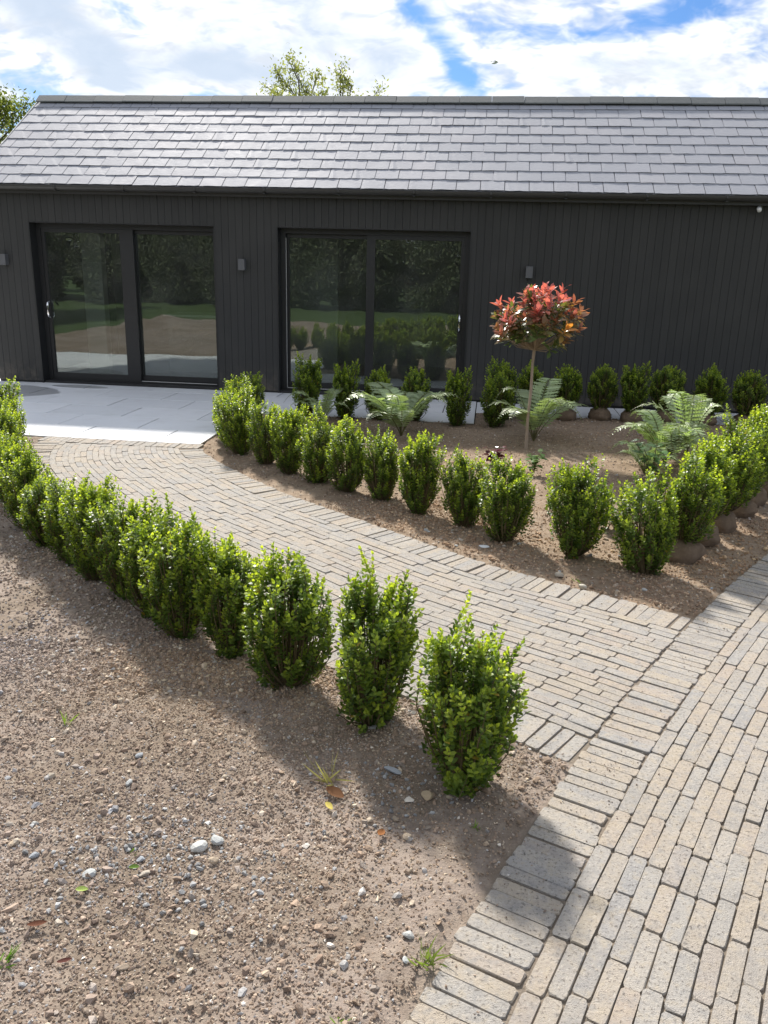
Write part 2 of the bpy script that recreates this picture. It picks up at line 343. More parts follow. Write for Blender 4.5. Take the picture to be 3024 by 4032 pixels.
# ------------------------------------------------------------------ bricks
def brick_verts(seed):
    q=np.random.default_rng(seed); c=.10; cy=.2; V=[]
    base=[(-.5,-.5),(.5,-.5),(.5,.5),(-.5,.5)]
    for x,y_ in base: V.append((x*.97,y_*.95,-1))
    ring=[(-.5+c*.5,-.5),(.5-c*.5,-.5),(.5,-.5+cy*.6),(.5,.5-cy*.6),(.5-c*.5,.5),(-.5+c*.5,.5),(-.5,.5-cy*.6),(-.5,-.5+cy*.6)]
    for x,y_ in ring: V.append((x+q.normal(0,.004),y_+q.normal(0,.014),-.08+q.normal(0,.015)))
    for x,y_ in ring: V.append((x*(.984)+q.normal(0,.006),y_*(.95)+q.normal(0,.018),0))
    Fc=[(0,1,5,4),(1,2,7,6),(2,3,9,8),(3,0,11,10),(1,6,5),(2,8,7),(3,10,9),(0,4,11)]
    for i in range(8): Fc.append((4+i,4+(i+1)%8,12+(i+1)%8,12+i))
    Fc+=[(12,13,14,15),(12,15,16,19),(19,16,17,18)]
    return np.array(V),Fc
BV=[brick_verts(s) for s in range(10)]; BM=[mk('brick',v,f,'brick') for v,f in BV]
def brick_place(cx,cy,ang,L,Wd,out): out.append((cx,cy,ang+rng.normal(0,.012),L,Wd,.05,float(np.clip(rng.normal(0,.0018),-.003,.004)),int(rng.integers(10)),rng.normal(0,.006),rng.normal(0,.011)))
def arc(P): return np.r_[0,np.cumsum(np.hypot(*np.diff(P,axis=0).T))]
def row(P,wd,lmean,lsd,out,start=None,end=None,gap=.0022):
    s=arc(P); a=0 if start is None else start; e=s[-1] if end is None else end; first=True
    while a<e-.03:
        L=max(.09,rng.normal(lmean,lsd)); 
        if first: L*=rng.uniform(.45,1); first=False
        L=min(L,e-a)
        if e-a-L<.05: L=e-a
        m=a+L/2; i=min(np.searchsorted(s,m),len(P)-2); k0=max(i-4,0); k1=min(i+4,len(P)-1); tg=P[k1]-P[k0]; c=np.array([np.interp(m,s,P[:,0]),np.interp(m,s,P[:,1])])
        brick_place(c[0],c[1],math.atan2(tg[1],tg[0]),L-gap-abs(rng.normal(0,.0018)),wd-gap-abs(rng.normal(0,.0018)),out); a+=L
def soldiers(P,N,depth,wd,out,start,end):
    s=arc(P); a=start
    while a<end:
        wv=wd*rng.uniform(.9,1.1); m=a+wv/2; i=min(np.searchsorted(s,m),len(P)-1); dpt=depth+rng.normal(0,.006); c=P[i]+N[i]*depth/2
        brick_place(c[0]+rng.normal(0,.003),c[1]+rng.normal(0,.003),math.atan2(N[i][1],N[i][0]),dpt-.004,wv-.0026-abs(rng.normal(0,.0015)),out); a+=wv
SOL=.212; BW=.0535
drive=[]; sD=arc(DE)
i0=np.searchsorted(DE[:,1],-1.0); i1=np.searchsorted(DE[:,1],8.0)
soldiers(DE,DN,SOL,.0565,drive,sD[i0],sD[i1])
for k in range(44):
    P=DE+DN*(SOL+.002+BW*(k+.5)); a=max(i0+int(rng.integers(0,18)),0); row(P[a:i1],BW,.205,.016,drive)
path=[]
ddP,_=nearest(PE,DE,DN)
def cross(off):
    P=PE+PN*(off if np.isscalar(off) else off[:,None]); d,_=nearest(P,DE,DN); i=np.where(d<-.001)[0][0]; 
    jn=np.where(P[:,1]>PATIO_Y-.205)[0]; j=jn[0] if len(jn) else len(P)-1
    return P,i,j
P,i,j=cross(0.0); jj=np.where(PE[:,1]>PATIO_Y-.21)[0][0]
soldiers(P,PN,SOL,.057,path,arc(P)[i]+.01,arc(P)[jj])
Pl=PE+PN*PW[:,None]; P,i,j=cross(PW); sl=arc(P); soldiers(P,-PN,SOL,.057,path,sl[i]+.02,sl[min(j,len(P)-1)])
nrow=22
for k in range(nrow):
    off=SOL+(PW-2*SOL)*((k+.5)/nrow); P,i,j=cross(off); wd=float((PW-2*SOL).mean()/nrow)
    row(P[i:j],wd,.195,.02,path)
x=-4.32
while x<-2.74: wv=.06*rng.uniform(.92,1.08); brick_place(x+wv/2,PATIO_Y-.103,math.pi/2,.197,wv-.005,path); x+=wv
def screen_rank(b):
    v=np.array([b[0],b[1],-CH]); f=v@Fw
    if f<.3: return 0
    u=(v@Rr)/f*FPX; q=-(v@Uu)/f*FPX
    return (b[3]*b[4]/f**3 if abs(u)<1600 and abs(q)<2100 else 1e-6/f**3)
def brick_matrix(b): return Matrix.Translation((b[0],b[1],b[6]))@Matrix.Rotation(b[2],4,'Z')@Matrix.Rotation(b[9],4,'X')@Matrix.Rotation(b[8],4,'Y')@Matrix.Diagonal((b[3],b[4],b[5],1))
def lay(root,L):
    L=sorted(L,key=screen_rank,reverse=True)
    for b in L[:300]: ob('brick',BM[b[7]],root,M=brick_matrix(b))
    V=[];Fc=[];k=0
    for b in L[300:]:
        v,f=BV[b[7]]; m=np.array(brick_matrix(b)); V.append(v@m[:3,:3].T+m[:3,3]); Fc+=[tuple(q+k for q in g) for g in f]; k+=len(v)
    if V: o=ob('brick_paving',mk('brick_paving',np.concatenate(V),Fc,'brick_joined'),root); o['kind']='stuff'
d_root=empty('driveway'); tag(d_root,'straight-laid weathered brick driveway in the right foreground',kind='structure'); lay(d_root,drive)
p_root=empty('path'); tag(p_root,'curved weathered brick path leading from the driveway to the patio',kind='structure'); lay(p_root,path)

# ------------------------------------------------------------------ patio
pt=empty('patio'); tag(pt,'pale grey stone slab patio along the house',kind='structure')
slabs=[]
def slab_row(y0,y1,xa,xb,joint,L=.895):
    js=[joint+L*k for k in range(-30,30)]; e=[xa]+[q for q in js if xa+.03<q<xb-.03]+[xb]
    for a,b in zip(e[:-1],e[1:]): slabs.append((a,b,y0,y1))
rows_y=[7.695,8.30,8.90,9.505,10.105,10.705,11.3]
for k in range(6):
    xb=-2.74 if k<3 else (-.106)
    slab_row(rows_y[k]+(.03 if False else 0),rows_y[k+1],-8.7,xb,-4.086+(-.445 if k%2 else 0))
slab_row(10.2,11.03,-.106,5.6,.47,.6)
for a,b,c,d in slabs:
    g_=.0065; V=boxv(a+g_,b-g_,c+g_,d-g_,-.04,rng.normal(0,.0012)); e=.003
    top=[(q[0]+(e if q[0]<(a+b)/2 else -e),q[1]+(e if q[1]<(c+d)/2 else -e),q[2]) for q in V[4:]]; mid=[(q[0],q[1],q[2]-e) for q in V[4:]]
    V=V[:4]+mid+top; Fc=[(0,3,2,1),(0,1,5,4),(1,2,6,5),(2,3,7,6),(3,0,4,7),(4,5,9,8),(5,6,10,9),(6,7,11,10),(7,4,8,11),(8,9,10,11)]
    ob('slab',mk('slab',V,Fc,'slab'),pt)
box_obj('mortar_bed',[(-8.69,-2.745,7.70,9.504,-.05,-.012),(-8.69,-.11,9.506,11.29,-.05,-.0125),(-.105,5.59,10.205,11.02,-.05,-.008)],'grout',pt)

# ------------------------------------------------------------------ house
HX0,HX1=-6.835,5.4; EY=10.90; EZ=2.60; PIT=R(33.3); RUN=2.03; RZ=EZ+RUN*math.tan(PIT); BACK=EY+2*RUN
OP=[(-6.174,-3.632),(-2.783,-.298)]; OT=2.138; REC=.19
hs=empty('house',(0,WALL,0)); tag(hs,'long low black timber-clad building with grey slate roof and two sliding glass doors','building')
hs.location=(0,0,0)
wl=box_obj('wall',[(HX0,OP[0][0],WALL+.024,WALL+.25,-.05,2.62),(OP[0][1],OP[1][0],WALL+.024,WALL+.25,-.05,2.62),(OP[1][1],HX1,WALL+.024,WALL+.25,-.05,2.62),
  (OP[0][0],OP[0][1],WALL+.024,WALL+.25,OT+.012,2.62),(OP[1][0],OP[1][1],WALL+.024,WALL+.25,OT+.012,2.62)],'black_frame',hs)
def board_mesh(w,z0,z1):
    c=.002; prof=[(-w/2,.022),(-w/2,c),(-w/2+c,0),(w/2-c,0),(w/2,c),(w/2,.022)]; V=[(a,b,z0) for a,b in prof]+[(a,b,z1) for a,b in prof]
    return mk('board',V,[(i,(i+1)%6,6+(i+1)%6,6+i) for i in range(6)]+[(5,4,3,2,1,0),(6,7,8,9,10,11)],'board')
BP=.0945; full=board_mesh(BP-.0022,.03,2.615); short=board_mesh(BP-.0022,OT,2.615)
x=HX0+BP/2; k=0
def inside_open(a,b):
    for o0,o1 in OP:
        if a>o0-.002 and b<o1+.002: return 2
        if b>o0 and a<o1: return (o0,o1)
    return 0
while x<HX1:
    a,b=x-BP/2+.002,x+BP/2-.002; q=inside_open(a,b); dy=rng.normal(0,.0012)
    if q==0: ob('board',full,wl,(x,WALL+dy,0))
    elif q==2: ob('board',short,wl,(x,WALL+dy,0))
    else:
        ob('board',short,wl,(x,WALL+dy,0))
        l0,l1=(a,q[0]) if a<q[0] else (q[1],b)
        if l1-l0>.012: ob('board',mk('board',*boxes([(l0,l1,WALL+dy,WALL+dy+.022,.03,OT)]),'board'),wl)
    x+=BP
gw=box_obj('side_wall',[(HX0,HX0+.2,WALL+.25,BACK-.15,-.05,2.62),(HX1-.2,HX1,WALL+.25,BACK-.15,-.05,2.62),(HX0,HX1,BACK-.35,BACK-.151,-.05,2.619)],'black_frame',hs)
V=[];Fc=[]
for xx in (HX0,HX1-.2):
    k=len(V); V+=[(xx,EY+.12,2.6205),(xx,BACK-.12,2.6205),(xx,EY+RUN,RZ-.10),(xx+.2,EY+.12,2.6205),(xx+.2,BACK-.12,2.6205),(xx+.2,EY+RUN,RZ-.10)]
    Fc+=[(k,k+2,k+1),(k+3,k+4,k+5),(k,k+1,k+4,k+3),(k+1,k+2,k+5,k+4),(k+2,k,k+3,k+5)]
ob('gable',mk('gable',V,Fc,'black_frame'),hs)
# rooms seen dimly through the glass
box_obj('interior_floor',(HX0+.2,HX1-.2,WALL+.25,BACK-.35,-.05,.012),'inner_floor',hs)
box_obj('interior_wall',[(HX0+.2,-3.26,BACK-.42,BACK-.352,.013,2.44),(-3.15,HX1-.2,BACK-.42,BACK-.352,.013,2.44),(-3.26,-3.15,WALL+.26,BACK-.352,.013,2.44)],'inner_dark',hs)
box_obj('ceiling',(HX0+.2,HX1-.2,WALL+.25,BACK-.35,2.45,2.52),'inner',hs)
box_obj('pillar',(-6.02,-5.72,12.15,12.3,.013,2.449),'curtain',hs)
box_obj('partition',(-3.149,-2.25,12.5,12.6,.013,2.449),'curtain',hs)
tb=box_obj('worktop',(-5.0,-3.9,12.6,13.3,.86,.89),'white_plastic',hs)
box_obj('worktop_base',(-4.95,-3.95,12.66,13.28,.013,.86),'inner_dark',hs)

# roof
rf=empty('roof'); rf.parent=hs
GA=.242; SLW=.2955; cs,sn=math.cos(PIT),math.sin(PIT)
def rpt(x,s,n): return (x,EY+s*cs-n*sn,EZ+s*sn+n*cs)
VX0=-6.86; VX1=HX1+.09
V=[];Fc=[]                                            # roof deck, both slopes
a=[rpt(VX0+.01,.02,-.06),rpt(VX1-.01,.02,-.06),rpt(VX1-.01,2.40,-.06),rpt(VX0+.01,2.40,-.06)]; b=[rpt(VX0+.01,.02,-.012),rpt(VX1-.01,.02,-.012),rpt(VX1-.01,2.40,-.012),rpt(VX0+.01,2.40,-.012)]
V=a+b; Fc=list(BOXF)
mir=lambda q:(q[0],2*(EY+RUN)-q[1],q[2]); V+= [mir(q) for q in a+b]; Fc+=[tuple(reversed([i+8 for i in f])) for f in BOXF]
ob('roof_deck',mk('roof_deck',V,Fc,'slate_joined'),rf)
def slate_verts(seed,w=SLW-.009,L=.43,t=.0055):
    q=np.random.default_rng(seed+50); n=6; xs_=np.linspace(-w/2,w/2,n); low=np.r_[q.normal(0,.0025,n)]
    if q.random()<.3: low[0]+=.012*q.random()
    if q.random()<.3: low[-1]+=.012*q.random()
    top=[(xs_[i],low[i],t+q.normal(0,.0012)) for i in range(n)]; bot=[(xs_[i],low[i]+.001,0) for i in range(n)]
    up_=[(-w/2,L,t),(w/2,L,t)]; upb=[(-w/2,L,0),(w/2,L,0)]
    V=top+bot+up_+upb; Fc=[tuple(range(n))+(2*n+1,2*n)]+[(i+n,i+1+n,i+1,i) for i in range(n-1)]+[(0,2*n,2*n+2,n),(n-1,2*n-1,2*n+3,2*n+1)]
    return np.array(V),Fc
SV=[slate_verts(s) for s in range(10)]; SM=[mk('slate',v,f,'slate') for v,f in SV]
SVs=[slate_verts(s,L=.235) for s in range(4)]
sl=[]
for i in range(10):
    s=i*GA+.0; x=VX0+(.0 if i%2 else -SLW/2)
    while x<VX1-.01:
        x0,x1=max(x,VX0),min(x+SLW,VX1)
        if x1-x0>.04: sl.append((i,x0,x1,s+rng.normal(0,.0025)))
        x+=SLW
def slate_matrix(i,x0,x1,s):
    tilt=.015/.43; base=Vector(rpt((x0+x1)/2,s,.008+abs(rng.normal(0,.0012))))
    R_=Matrix.Rotation(PIT-tilt+rng.normal(0,.005),4,'X')@Matrix.Rotation(rng.normal(0,.004),4,'Y')@Matrix.Rotation(rng.normal(0,.003),4,'Z')
    return Matrix.Translation(base)@R_@Matrix.Diagonal(((x1-x0)/SLW,1 if i<9 else .54,1,1))
def sl_rank(q):
    cx=(q[1]+q[2])/2; v=np.array([cx,EY+q[3]*cs,EZ+q[3]*sn-CH]); f=v@Fw; return ((q[2]-q[1])/f**2 if abs(v@Rr/f*FPX)<1570 else 1e-6)
sl.sort(key=sl_rank,reverse=True)
V=[];Fc=[];k=0
for n_,q in enumerate(sl):
    m=slate_matrix(*q); vi=int(rng.integers(10))
    if n_<300: ob('slate',SM[vi],rf,M=m)
    else:
        v,f=SV[vi]; A=np.array(m); V.append(v@A[:3,:3].T+A[:3,3]); Fc+=[tuple(a+k for a in g) for g in f]; k+=len(v)
o=ob('slate_course',mk('slate_course',np.concatenate(V),Fc,'slate_joined'),rf); o['kind']='stuff'
# ridge tiles
def ridge_mesh(L):
    prof=[(-.135,-.096),(-.016,.0),(.016,.0),(.135,-.096),(.135,-.112),(0,-.016),(-.135,-.112)]
    V=[(0,a,b) for a,b in prof]+[(L,a,b) for a,b in prof]; n=len(prof)
    return mk('ridge_tile',V,[((i+1)%n,i,n+i,n+(i+1)%n) for i in range(n)]+[(0,1,5,6),(1,2,5),(2,3,4,5),(n+6,n+5,n+1,n),(n+5,n+2,n+1),(n+5,n+4,n+3,n+2)],'ridge')
rm=ridge_mesh(.443); x=VX0-.01
while x<VX1: ob('ridge_tile',rm,rf,(x,EY+RUN,RZ+.066+rng.normal(0,.003)),(rng.normal(0,.006),rng.normal(0,.004),0)); x+=.448
V=[rpt(VX0-.018,-.02,-.07),rpt(VX0-.004,-.02,-.07),rpt(VX0-.004,-.02,.018),rpt(VX0-.018,-.02,.018),rpt(VX0-.018,2.42,-.07),rpt(VX0-.004,2.42,-.07),rpt(VX0-.004,2.42,.018),rpt(VX0-.018,2.42,.018)]
ob('verge_trim',mk('verge_trim',V,[(0,3,2,1),(4,5,6,7),(0,1,5,4),(1,2,6,5),(2,3,7,6),(3,0,4,7)],'verge'),rf)
# gutter and fascia
th=np.linspace(math.pi,2*math.pi,9); cy,cz,gr=EY-.03,EZ-.012,.058
prof=[(cy+gr*math.cos(a),cz+gr*1.0*math.sin(a)) for a in th]+[(cy+(gr-.004)*math.cos(a),cz+(gr-.004)*math.sin(a)) for a in th[::-1]]
n=len(prof); V=[(VX0-.02,a,b) for a,b in prof]+[(VX1+.02,a,b) for a,b in prof]
gt=ob('gutter',mk('gutter',V,[(i,(i+1)%n,n+(i+1)%n,n+i) for i in range(n)]+[tuple(range(n))[::-1],tuple(range(n,2*n))],'gutter'),hs)
box_obj('fascia',(VX0,VX1,EY+.04,EY+.065,EZ-.105,EZ-.022),'gutter',hs)
box_obj('soffit',(VX0,VX1,EY+.066,WALL+.02,EZ-.03,EZ-.015),'gutter',hs)
brm=mk('gutter_bracket',*boxes([(-.012,.012,cy-gr-.006,cy-gr+.012,cz-.03,cz+.012),(-.012,.012,cy-gr-.004,cy+gr,cz-gr-.006,cz-gr+.002)]),'gutter')
for x in np.arange(-6.6,HX1,.93): ob('gutter_bracket',brm,gt,(x+rng.normal(0,.01),0,0))
# sliding doors
def sliding(o0,o1,front_left,sx0,sx1):
    d=empty('sliding_door'); d.parent=hs
    Y0=WALL+REC; fr=.065
    box_obj('frame',[(o0+.002,o0+fr,Y0-.03,Y0+.10,.0,OT),(o1-fr,o1-.002,Y0-.03,Y0+.10,.0,OT),(o0+fr,o1-fr,Y0-.03,Y0+.10,OT-fr,OT-.001),(o0+fr,o1-fr,Y0-.03,Y0+.10,.0,.045)],'black_frame',d)
    box_obj('reveal',[(o0-.02,o0+.001,WALL-.002,Y0-.031,.0,OT+.012),(o1-.001,o1+.02,WALL-.002,Y0-.031,.0,OT+.012),(o0+.0015,o1-.0015,WALL-.001,Y0-.031,OT-.002,OT+.011),(o0+.002,o1-.002,Y0-.16,Y0-.032,.001,.03)],'black_frame',d)
    mid=(sx0+sx1)/2
    def panel(a,b,yf,st):
        z0,z1=.046,OT-fr-.002; rl=.085
        box_obj('sash',[(a,a+st[0],yf,yf+.045,z0,z1),(b-st[1],b,yf,yf+.045,z0,z1),(a+st[0],b-st[1],yf,yf+.045,z1-.05,z1),(a+st[0],b-st[1],yf,yf+.045,z0,z0+rl)],'black_frame',d)
        box_obj('pane',(a+st[0]-.004,b-st[1]+.004,yf+.02,yf+.026,z0+rl-.004,z1-.046),'glass',d)
    yF,yB=Y0-.02,Y0+.04
    if front_left: panel(o0+fr+.002,sx1,yF,(.045,sx1-sx0-.02 if sx1-sx0>.15 else .1)); panel(sx1-.10,o1-fr-.002,yB,(.10+.01,.012))
    else: panel(o0+fr+.002,sx0+.10,yB,(.03,.11)); panel(sx0,o1-fr-.002,yF,(sx1-sx0,.05))
    # track strip in pale aluminium in front of the fixed leaf
    a,b=(sx1,o1-fr) if front_left else (o0+fr,sx0)
    box_obj('track',(a+.01,b-.01,Y0-.026,Y0-.018,.052,.060),'seal',d)
    if not front_left: box_obj('seal_strip',(o0+fr+.006,o0+fr+.012,Y0-.034,Y0-.0305,.06,OT-.12),'seal',d)
    hx=(o0+fr+.03) if front_left else (o1-fr-.03); z=1.0; hy=yF
    V,Fq_=tube([(hx,hy+.005,z+.10),(hx,hy-.03,z+.105),(hx,hy-.05,z+.09),(hx,hy-.055,z+.05),(hx,hy-.055,z-.05),(hx,hy-.05,z-.09),(hx,hy-.03,z-.105),(hx,hy+.005,z-.10)],.013,8)
    ob('handle',mk('handle',V,Fq_,'chrome',smooth=True),d)
    return d
d1=sliding(*OP[0],True,-5.02,-4.81); d1['label']='left sliding glass door with handle on its left edge'
d2=sliding(*OP[1],False,-1.64,-1.53); d2['label']='right sliding glass door with handle on its right edge'

# wall lights, camera
def wall_light(x,z,label):
    t=empty('wall_light',(x,WALL,z)); tag(t,label,'wall light','square up-and-down lights on the black wall')
    box_obj('lamp_body',[(-.042,.042,-.095,-.012,-.068,.072)],'lamp_metal',t)
    box_obj('back_plate',[(-.03,.03,-.0125,.0,-.05,.05)],'lamp_metal',t)
    V=[];Fc=[]
    for zz in (-.0695,.0725):
        k=len(V); V+=[(.026*math.cos(a),-.053+.026*math.sin(a),zz) for a in np.linspace(0,2*math.pi,12,endpoint=False)]; Fc.append(tuple(range(k,k+12)))
    ob('lens',mk('lens',V,Fc,'white_plastic'),t)
wall_light(-6.55,1.65,'small grey box wall light at the far left, beside the left glass door')
wall_light(-3.247,1.665,'small grey box wall light between the two glass doors')
wall_light(.455,1.665,'small grey box wall light just above the red-leaved tree')
t=empty('security_camera',(3.12,WALL,2.49)); tag(t,'small white security camera high on the black wall under the eave','camera')
V,Fq_=tube([(0,0,0),(0,-.012,0),(0,-.013,0)],[.035,.035,.001],12); ob('mount',mk('mount',V,Fq_,'lamp_metal'),t)
V,Fq_=tube([(0,-.012,0),(-.01,-.05,-.01),(-.02,-.075,-.02)],[.012,.012,.012],8); ob('arm',mk('arm',V,Fq_,'white_plastic'),t)
V,Fq_=tube([(-.02,-.06,-.02),(-.022,-.065,-.02),(-.035,-.13,-.05),(-.036,-.134,-.052)],[.002,.028,.026,.002],10); ob('camera_body',mk('camera_body',V,Fq_,'white_plastic',smooth=True),t)

# ------------------------------------------------------------------ leaves
def leaves(Pb,D,N,L,Wd,col,cup=.15,shape=((.3,.85),(.72,.8)),bend=.0):
    """arrays: base points, axis, face normal, length, width, colour -> verts, tris/quads, tint"""
    n=len(Pb); D=D/(np.linalg.norm(D,axis=1,keepdims=True)+1e-9); Sx=np.cross(D,N); Sx/=np.linalg.norm(Sx,axis=1,keepdims=True)+1e-9; N=np.cross(Sx,D)
    L=np.broadcast_to(L,(n,))[:,None]; Wd=np.broadcast_to(Wd,(n,))[:,None]
    (a,wa),(b,wb)=shape
    q=[Pb, Pb+D*L*a-Sx*Wd*.5*wa+N*Wd*cup, Pb+D*L*a+Sx*Wd*.5*wa+N*Wd*cup, Pb+D*L*b-Sx*Wd*.5*wb+N*(Wd*cup-bend*L*.5), Pb+D*L*b+Sx*Wd*.5*wb+N*(Wd*cup-bend*L*.5), Pb+D*L-N*L*bend]
    V=np.stack(q,1).reshape(-1,3); k=np.arange(n)[:,None]*6
    T=np.concatenate([k+np.array([[0,2,1]]),k+np.array([[3,4,5]])]); Qd=k+np.array([[1,2,4,3]])
    return V,[T,Qd],np.repeat(col,6,axis=0)
def perp(D,q):
    A=np.cross(D,q.normal(0,1,D.shape)); return A/(np.linalg.norm(A,axis=1,keepdims=True)+1e-9)
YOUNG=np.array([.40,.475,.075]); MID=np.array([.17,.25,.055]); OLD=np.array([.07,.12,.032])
def bush_mesh(seed,H=.50,w=.36,ns=230,spikes=(),lean=0.0,young=1.0):
    q=np.random.default_rng(seed); PB=[];DD=[];NN=[];LL=[];CC=[]; stems=[]
    def prof(u): return np.interp(u,[0,.12,.35,.62,.85,1.0],[.42,.66,.90,1.03,1.0,.80])
    ns=int(ns*1.25); lob=q.uniform(0,6.28,3); la=q.uniform(.06,.16,3)
    hl=q.uniform(0,6.28,2)
    tips=[]
    for i in range(ns):
        ph=q.uniform(0,6.283); u=q.beta(1.7,1.05)*.93+.07
        rr=prof(u)*(q.uniform(.2,1.0)**.45 if u<.8 else q.uniform(0,1)**.5)*w/2*(1+la@np.cos(np.arange(1,4)*ph+lob))
        hh=u*H*(1+.12*math.cos(ph*2+hl[0])+.09*math.cos(3*ph+hl[1]))+ (max(0,q.normal(0,.035)) if u>.75 else 0)
        tips.append((rr*math.cos(ph),rr*math.sin(ph),hh,q.uniform(.06,.13)))
    for (a,b,e) in spikes:
        tips.append((a,b,H+e,e+.18)); 
        for _ in range(7): tips.append((a+q.normal(0,.02),b+q.normal(0,.02),H+e*q.uniform(.05,.75),.15))
    for (x,y_,z,ln) in tips:
        tip=np.array([x,y_,z]); out=np.array([x,y_,0.])/(w/2); ax=np.array([out[0]*.42+q.normal(0,.22),out[1]*.42+q.normal(0,.22),1.0]); 
        if z<.3*H: ax+=np.array([out[0]*.5,out[1]*.5,-.25])
        ax/=np.linalg.norm(ax); ln=min(ln,z*.95+.03); st=tip-ax*ln; stems.append((st,tip))
        npair=max(int(ln/.0115),4); tt_=np.linspace(.0,1,npair); ang=q.uniform(0,6.28)
        e1=np.cross(ax,[.3,.5,.1]); e1/=np.linalg.norm(e1); e2=np.cross(ax,e1); shade=q.normal(0,.14); dark=q.random()<.16
        for k,s in enumerate(tt_):
            for sgn in (0,math.pi):
                a=ang+k*1.57+sgn+q.normal(0,.25); rad=e1*math.cos(a)+e2*math.sin(a); open_=np.interp(s,[0,.75,1],[1.15,.95,.45])+q.normal(0,.15)
                d=ax*math.cos(open_)+rad*math.sin(open_); nrm=ax*math.sin(open_)-rad*math.cos(open_)
                l=np.interp(s,[0,.7,1],[.025,.0275,.019])*q.uniform(.8,1.15)
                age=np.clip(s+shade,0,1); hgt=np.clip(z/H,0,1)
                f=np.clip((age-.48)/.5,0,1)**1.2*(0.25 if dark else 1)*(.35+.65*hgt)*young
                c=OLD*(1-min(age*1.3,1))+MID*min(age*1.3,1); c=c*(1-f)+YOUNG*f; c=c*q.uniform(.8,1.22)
                if q.random()<.004: c=np.array([.32,.24,.06])
                PB.append(st+ax*ln*s); DD.append(d); NN.append(nrm); LL.append(l); CC.append(c)
        for k in range(3):
            a=q.uniform(0,6.28); rad=e1*math.cos(a)+e2*math.sin(a); d=ax+rad*.35; PB.append(tip); DD.append(d); NN.append(ax*.3-rad); LL.append(.012); CC.append((YOUNG*young*(.3 if dark else 1)+MID*(1-young*(.3 if dark else 1)))*q.uniform(.9,1.2))
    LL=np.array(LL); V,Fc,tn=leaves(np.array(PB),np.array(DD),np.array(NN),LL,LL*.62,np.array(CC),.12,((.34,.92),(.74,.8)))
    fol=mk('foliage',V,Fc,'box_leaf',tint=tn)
    parts=[]
    for (st,tip) in stems[::2]:
        b=np.array([st[0]*.18,st[1]*.18,-.01]); m=(b+st)/2+np.array([st[0]*.12,st[1]*.12,0]); parts.append(tube([b,m,st,tip],[.0035,.0028,.002,.001],4))
    parts.append(tube([(0,0,-.03),(.004,0,.05),(0,.004,.12)],[.016,.013,.008],7))
    V,Fq_=join(parts); stm=mk('stem',V,Fq_,'stem')
    return fol,stm
BUSH=[bush_mesh(101,.52,.37,299,[(-.012,.02,.21),(-.10,.0,.07),(.03,-.05,.06)]),
      bush_mesh(102,.52,.34,287,[(-.07,.02,.19),(-.02,.0,.18),(.07,.02,.08)]),
      bush_mesh(103,.52,.37,299,[(.03,.0,.06),(-.08,.02,.05)]),
      bush_mesh(104,.50,.33,264,[(.02,.0,.08),(.08,.02,.08),(-.05,0,.05)]),
      bush_mesh(105,.50,.34,264,[(.06,.03,.15),(.0,.0,.07)]),
      bush_mesh(106,.50,.36,264,[(.05,.02,.13)]),
      bush_mesh(107,.48,.35,252,[(.02,-.05,.05)],young=.95),
      bush_mesh(108,.48,.36,264,[],young=1.0),
      bush_mesh(109,.47,.31,229,[(.0,.0,.08)],young=.8)]
def rootball_mesh(seed):
    q=np.random.default_rng(seed); nu,nv=18,11; V=[]; o1,o2,o3=q.uniform(0,6.28,3)
    for j in range(nv):
        v=j/(nv-1); z=.20*v**1.1; 
        for i in range(nu):
            a=2*math.pi*i/nu; rad=np.interp(v,[0,.12,.4,.7,.88,.96,1],[.095,.122,.135,.118,.075,.038,.035])
            rad*=(1+.10*math.sin(2*a+o1+v*2)+.07*math.sin(5*a+o2+3*v)+.16*max(0,v-.35)*math.sin(8*a+o3+4*v)+q.normal(0,.03))*.97
            V.append((rad*math.cos(a),rad*math.sin(a),z+q.normal(0,.003)))
    V.append((0,0,.20)); Fc=[]
    for j in range(nv-1):
        for i in range(nu): Fc.append((j*nu+i,j*nu+(i+1)%nu,(j+1)*nu+(i+1)%nu,(j+1)*nu+i))
    for i in range(nu): Fc.append(((nv-1)*nu+i,(nv-1)*nu+(i+1)%nu,nu*nv))
    k=len(V)                                            # knotted ears of cloth on the shoulder
    for e in range(3):
        a=o1+e*2.1; r0=.07; c=np.array([r0*math.cos(a),r0*math.sin(a),.185]); u=np.array([math.cos(a),math.sin(a),.5]); s=np.array([-math.sin(a),math.cos(a),0])
        pts=[c-s*.022,c+s*.022,c+u*.05+s*.018,c+u*.045-s*.012,c+u*.022+np.array([0,0,.018])]; V+= [tuple(x_) for x_ in pts]; Fc+=[(k,k+1,k+4),(k+1,k+2,k+4),(k+2,k+3,k+4),(k+3,k,k+4)]; k+=5
    return mk('root_ball',np.array(V),Fc,'hessian',smooth=True)
RB=[rootball_mesh(s) for s in (1,2,3,4)]
def zsoil(x,y_): return float(soil_z(np.array([x]),np.array([y_]))[0])
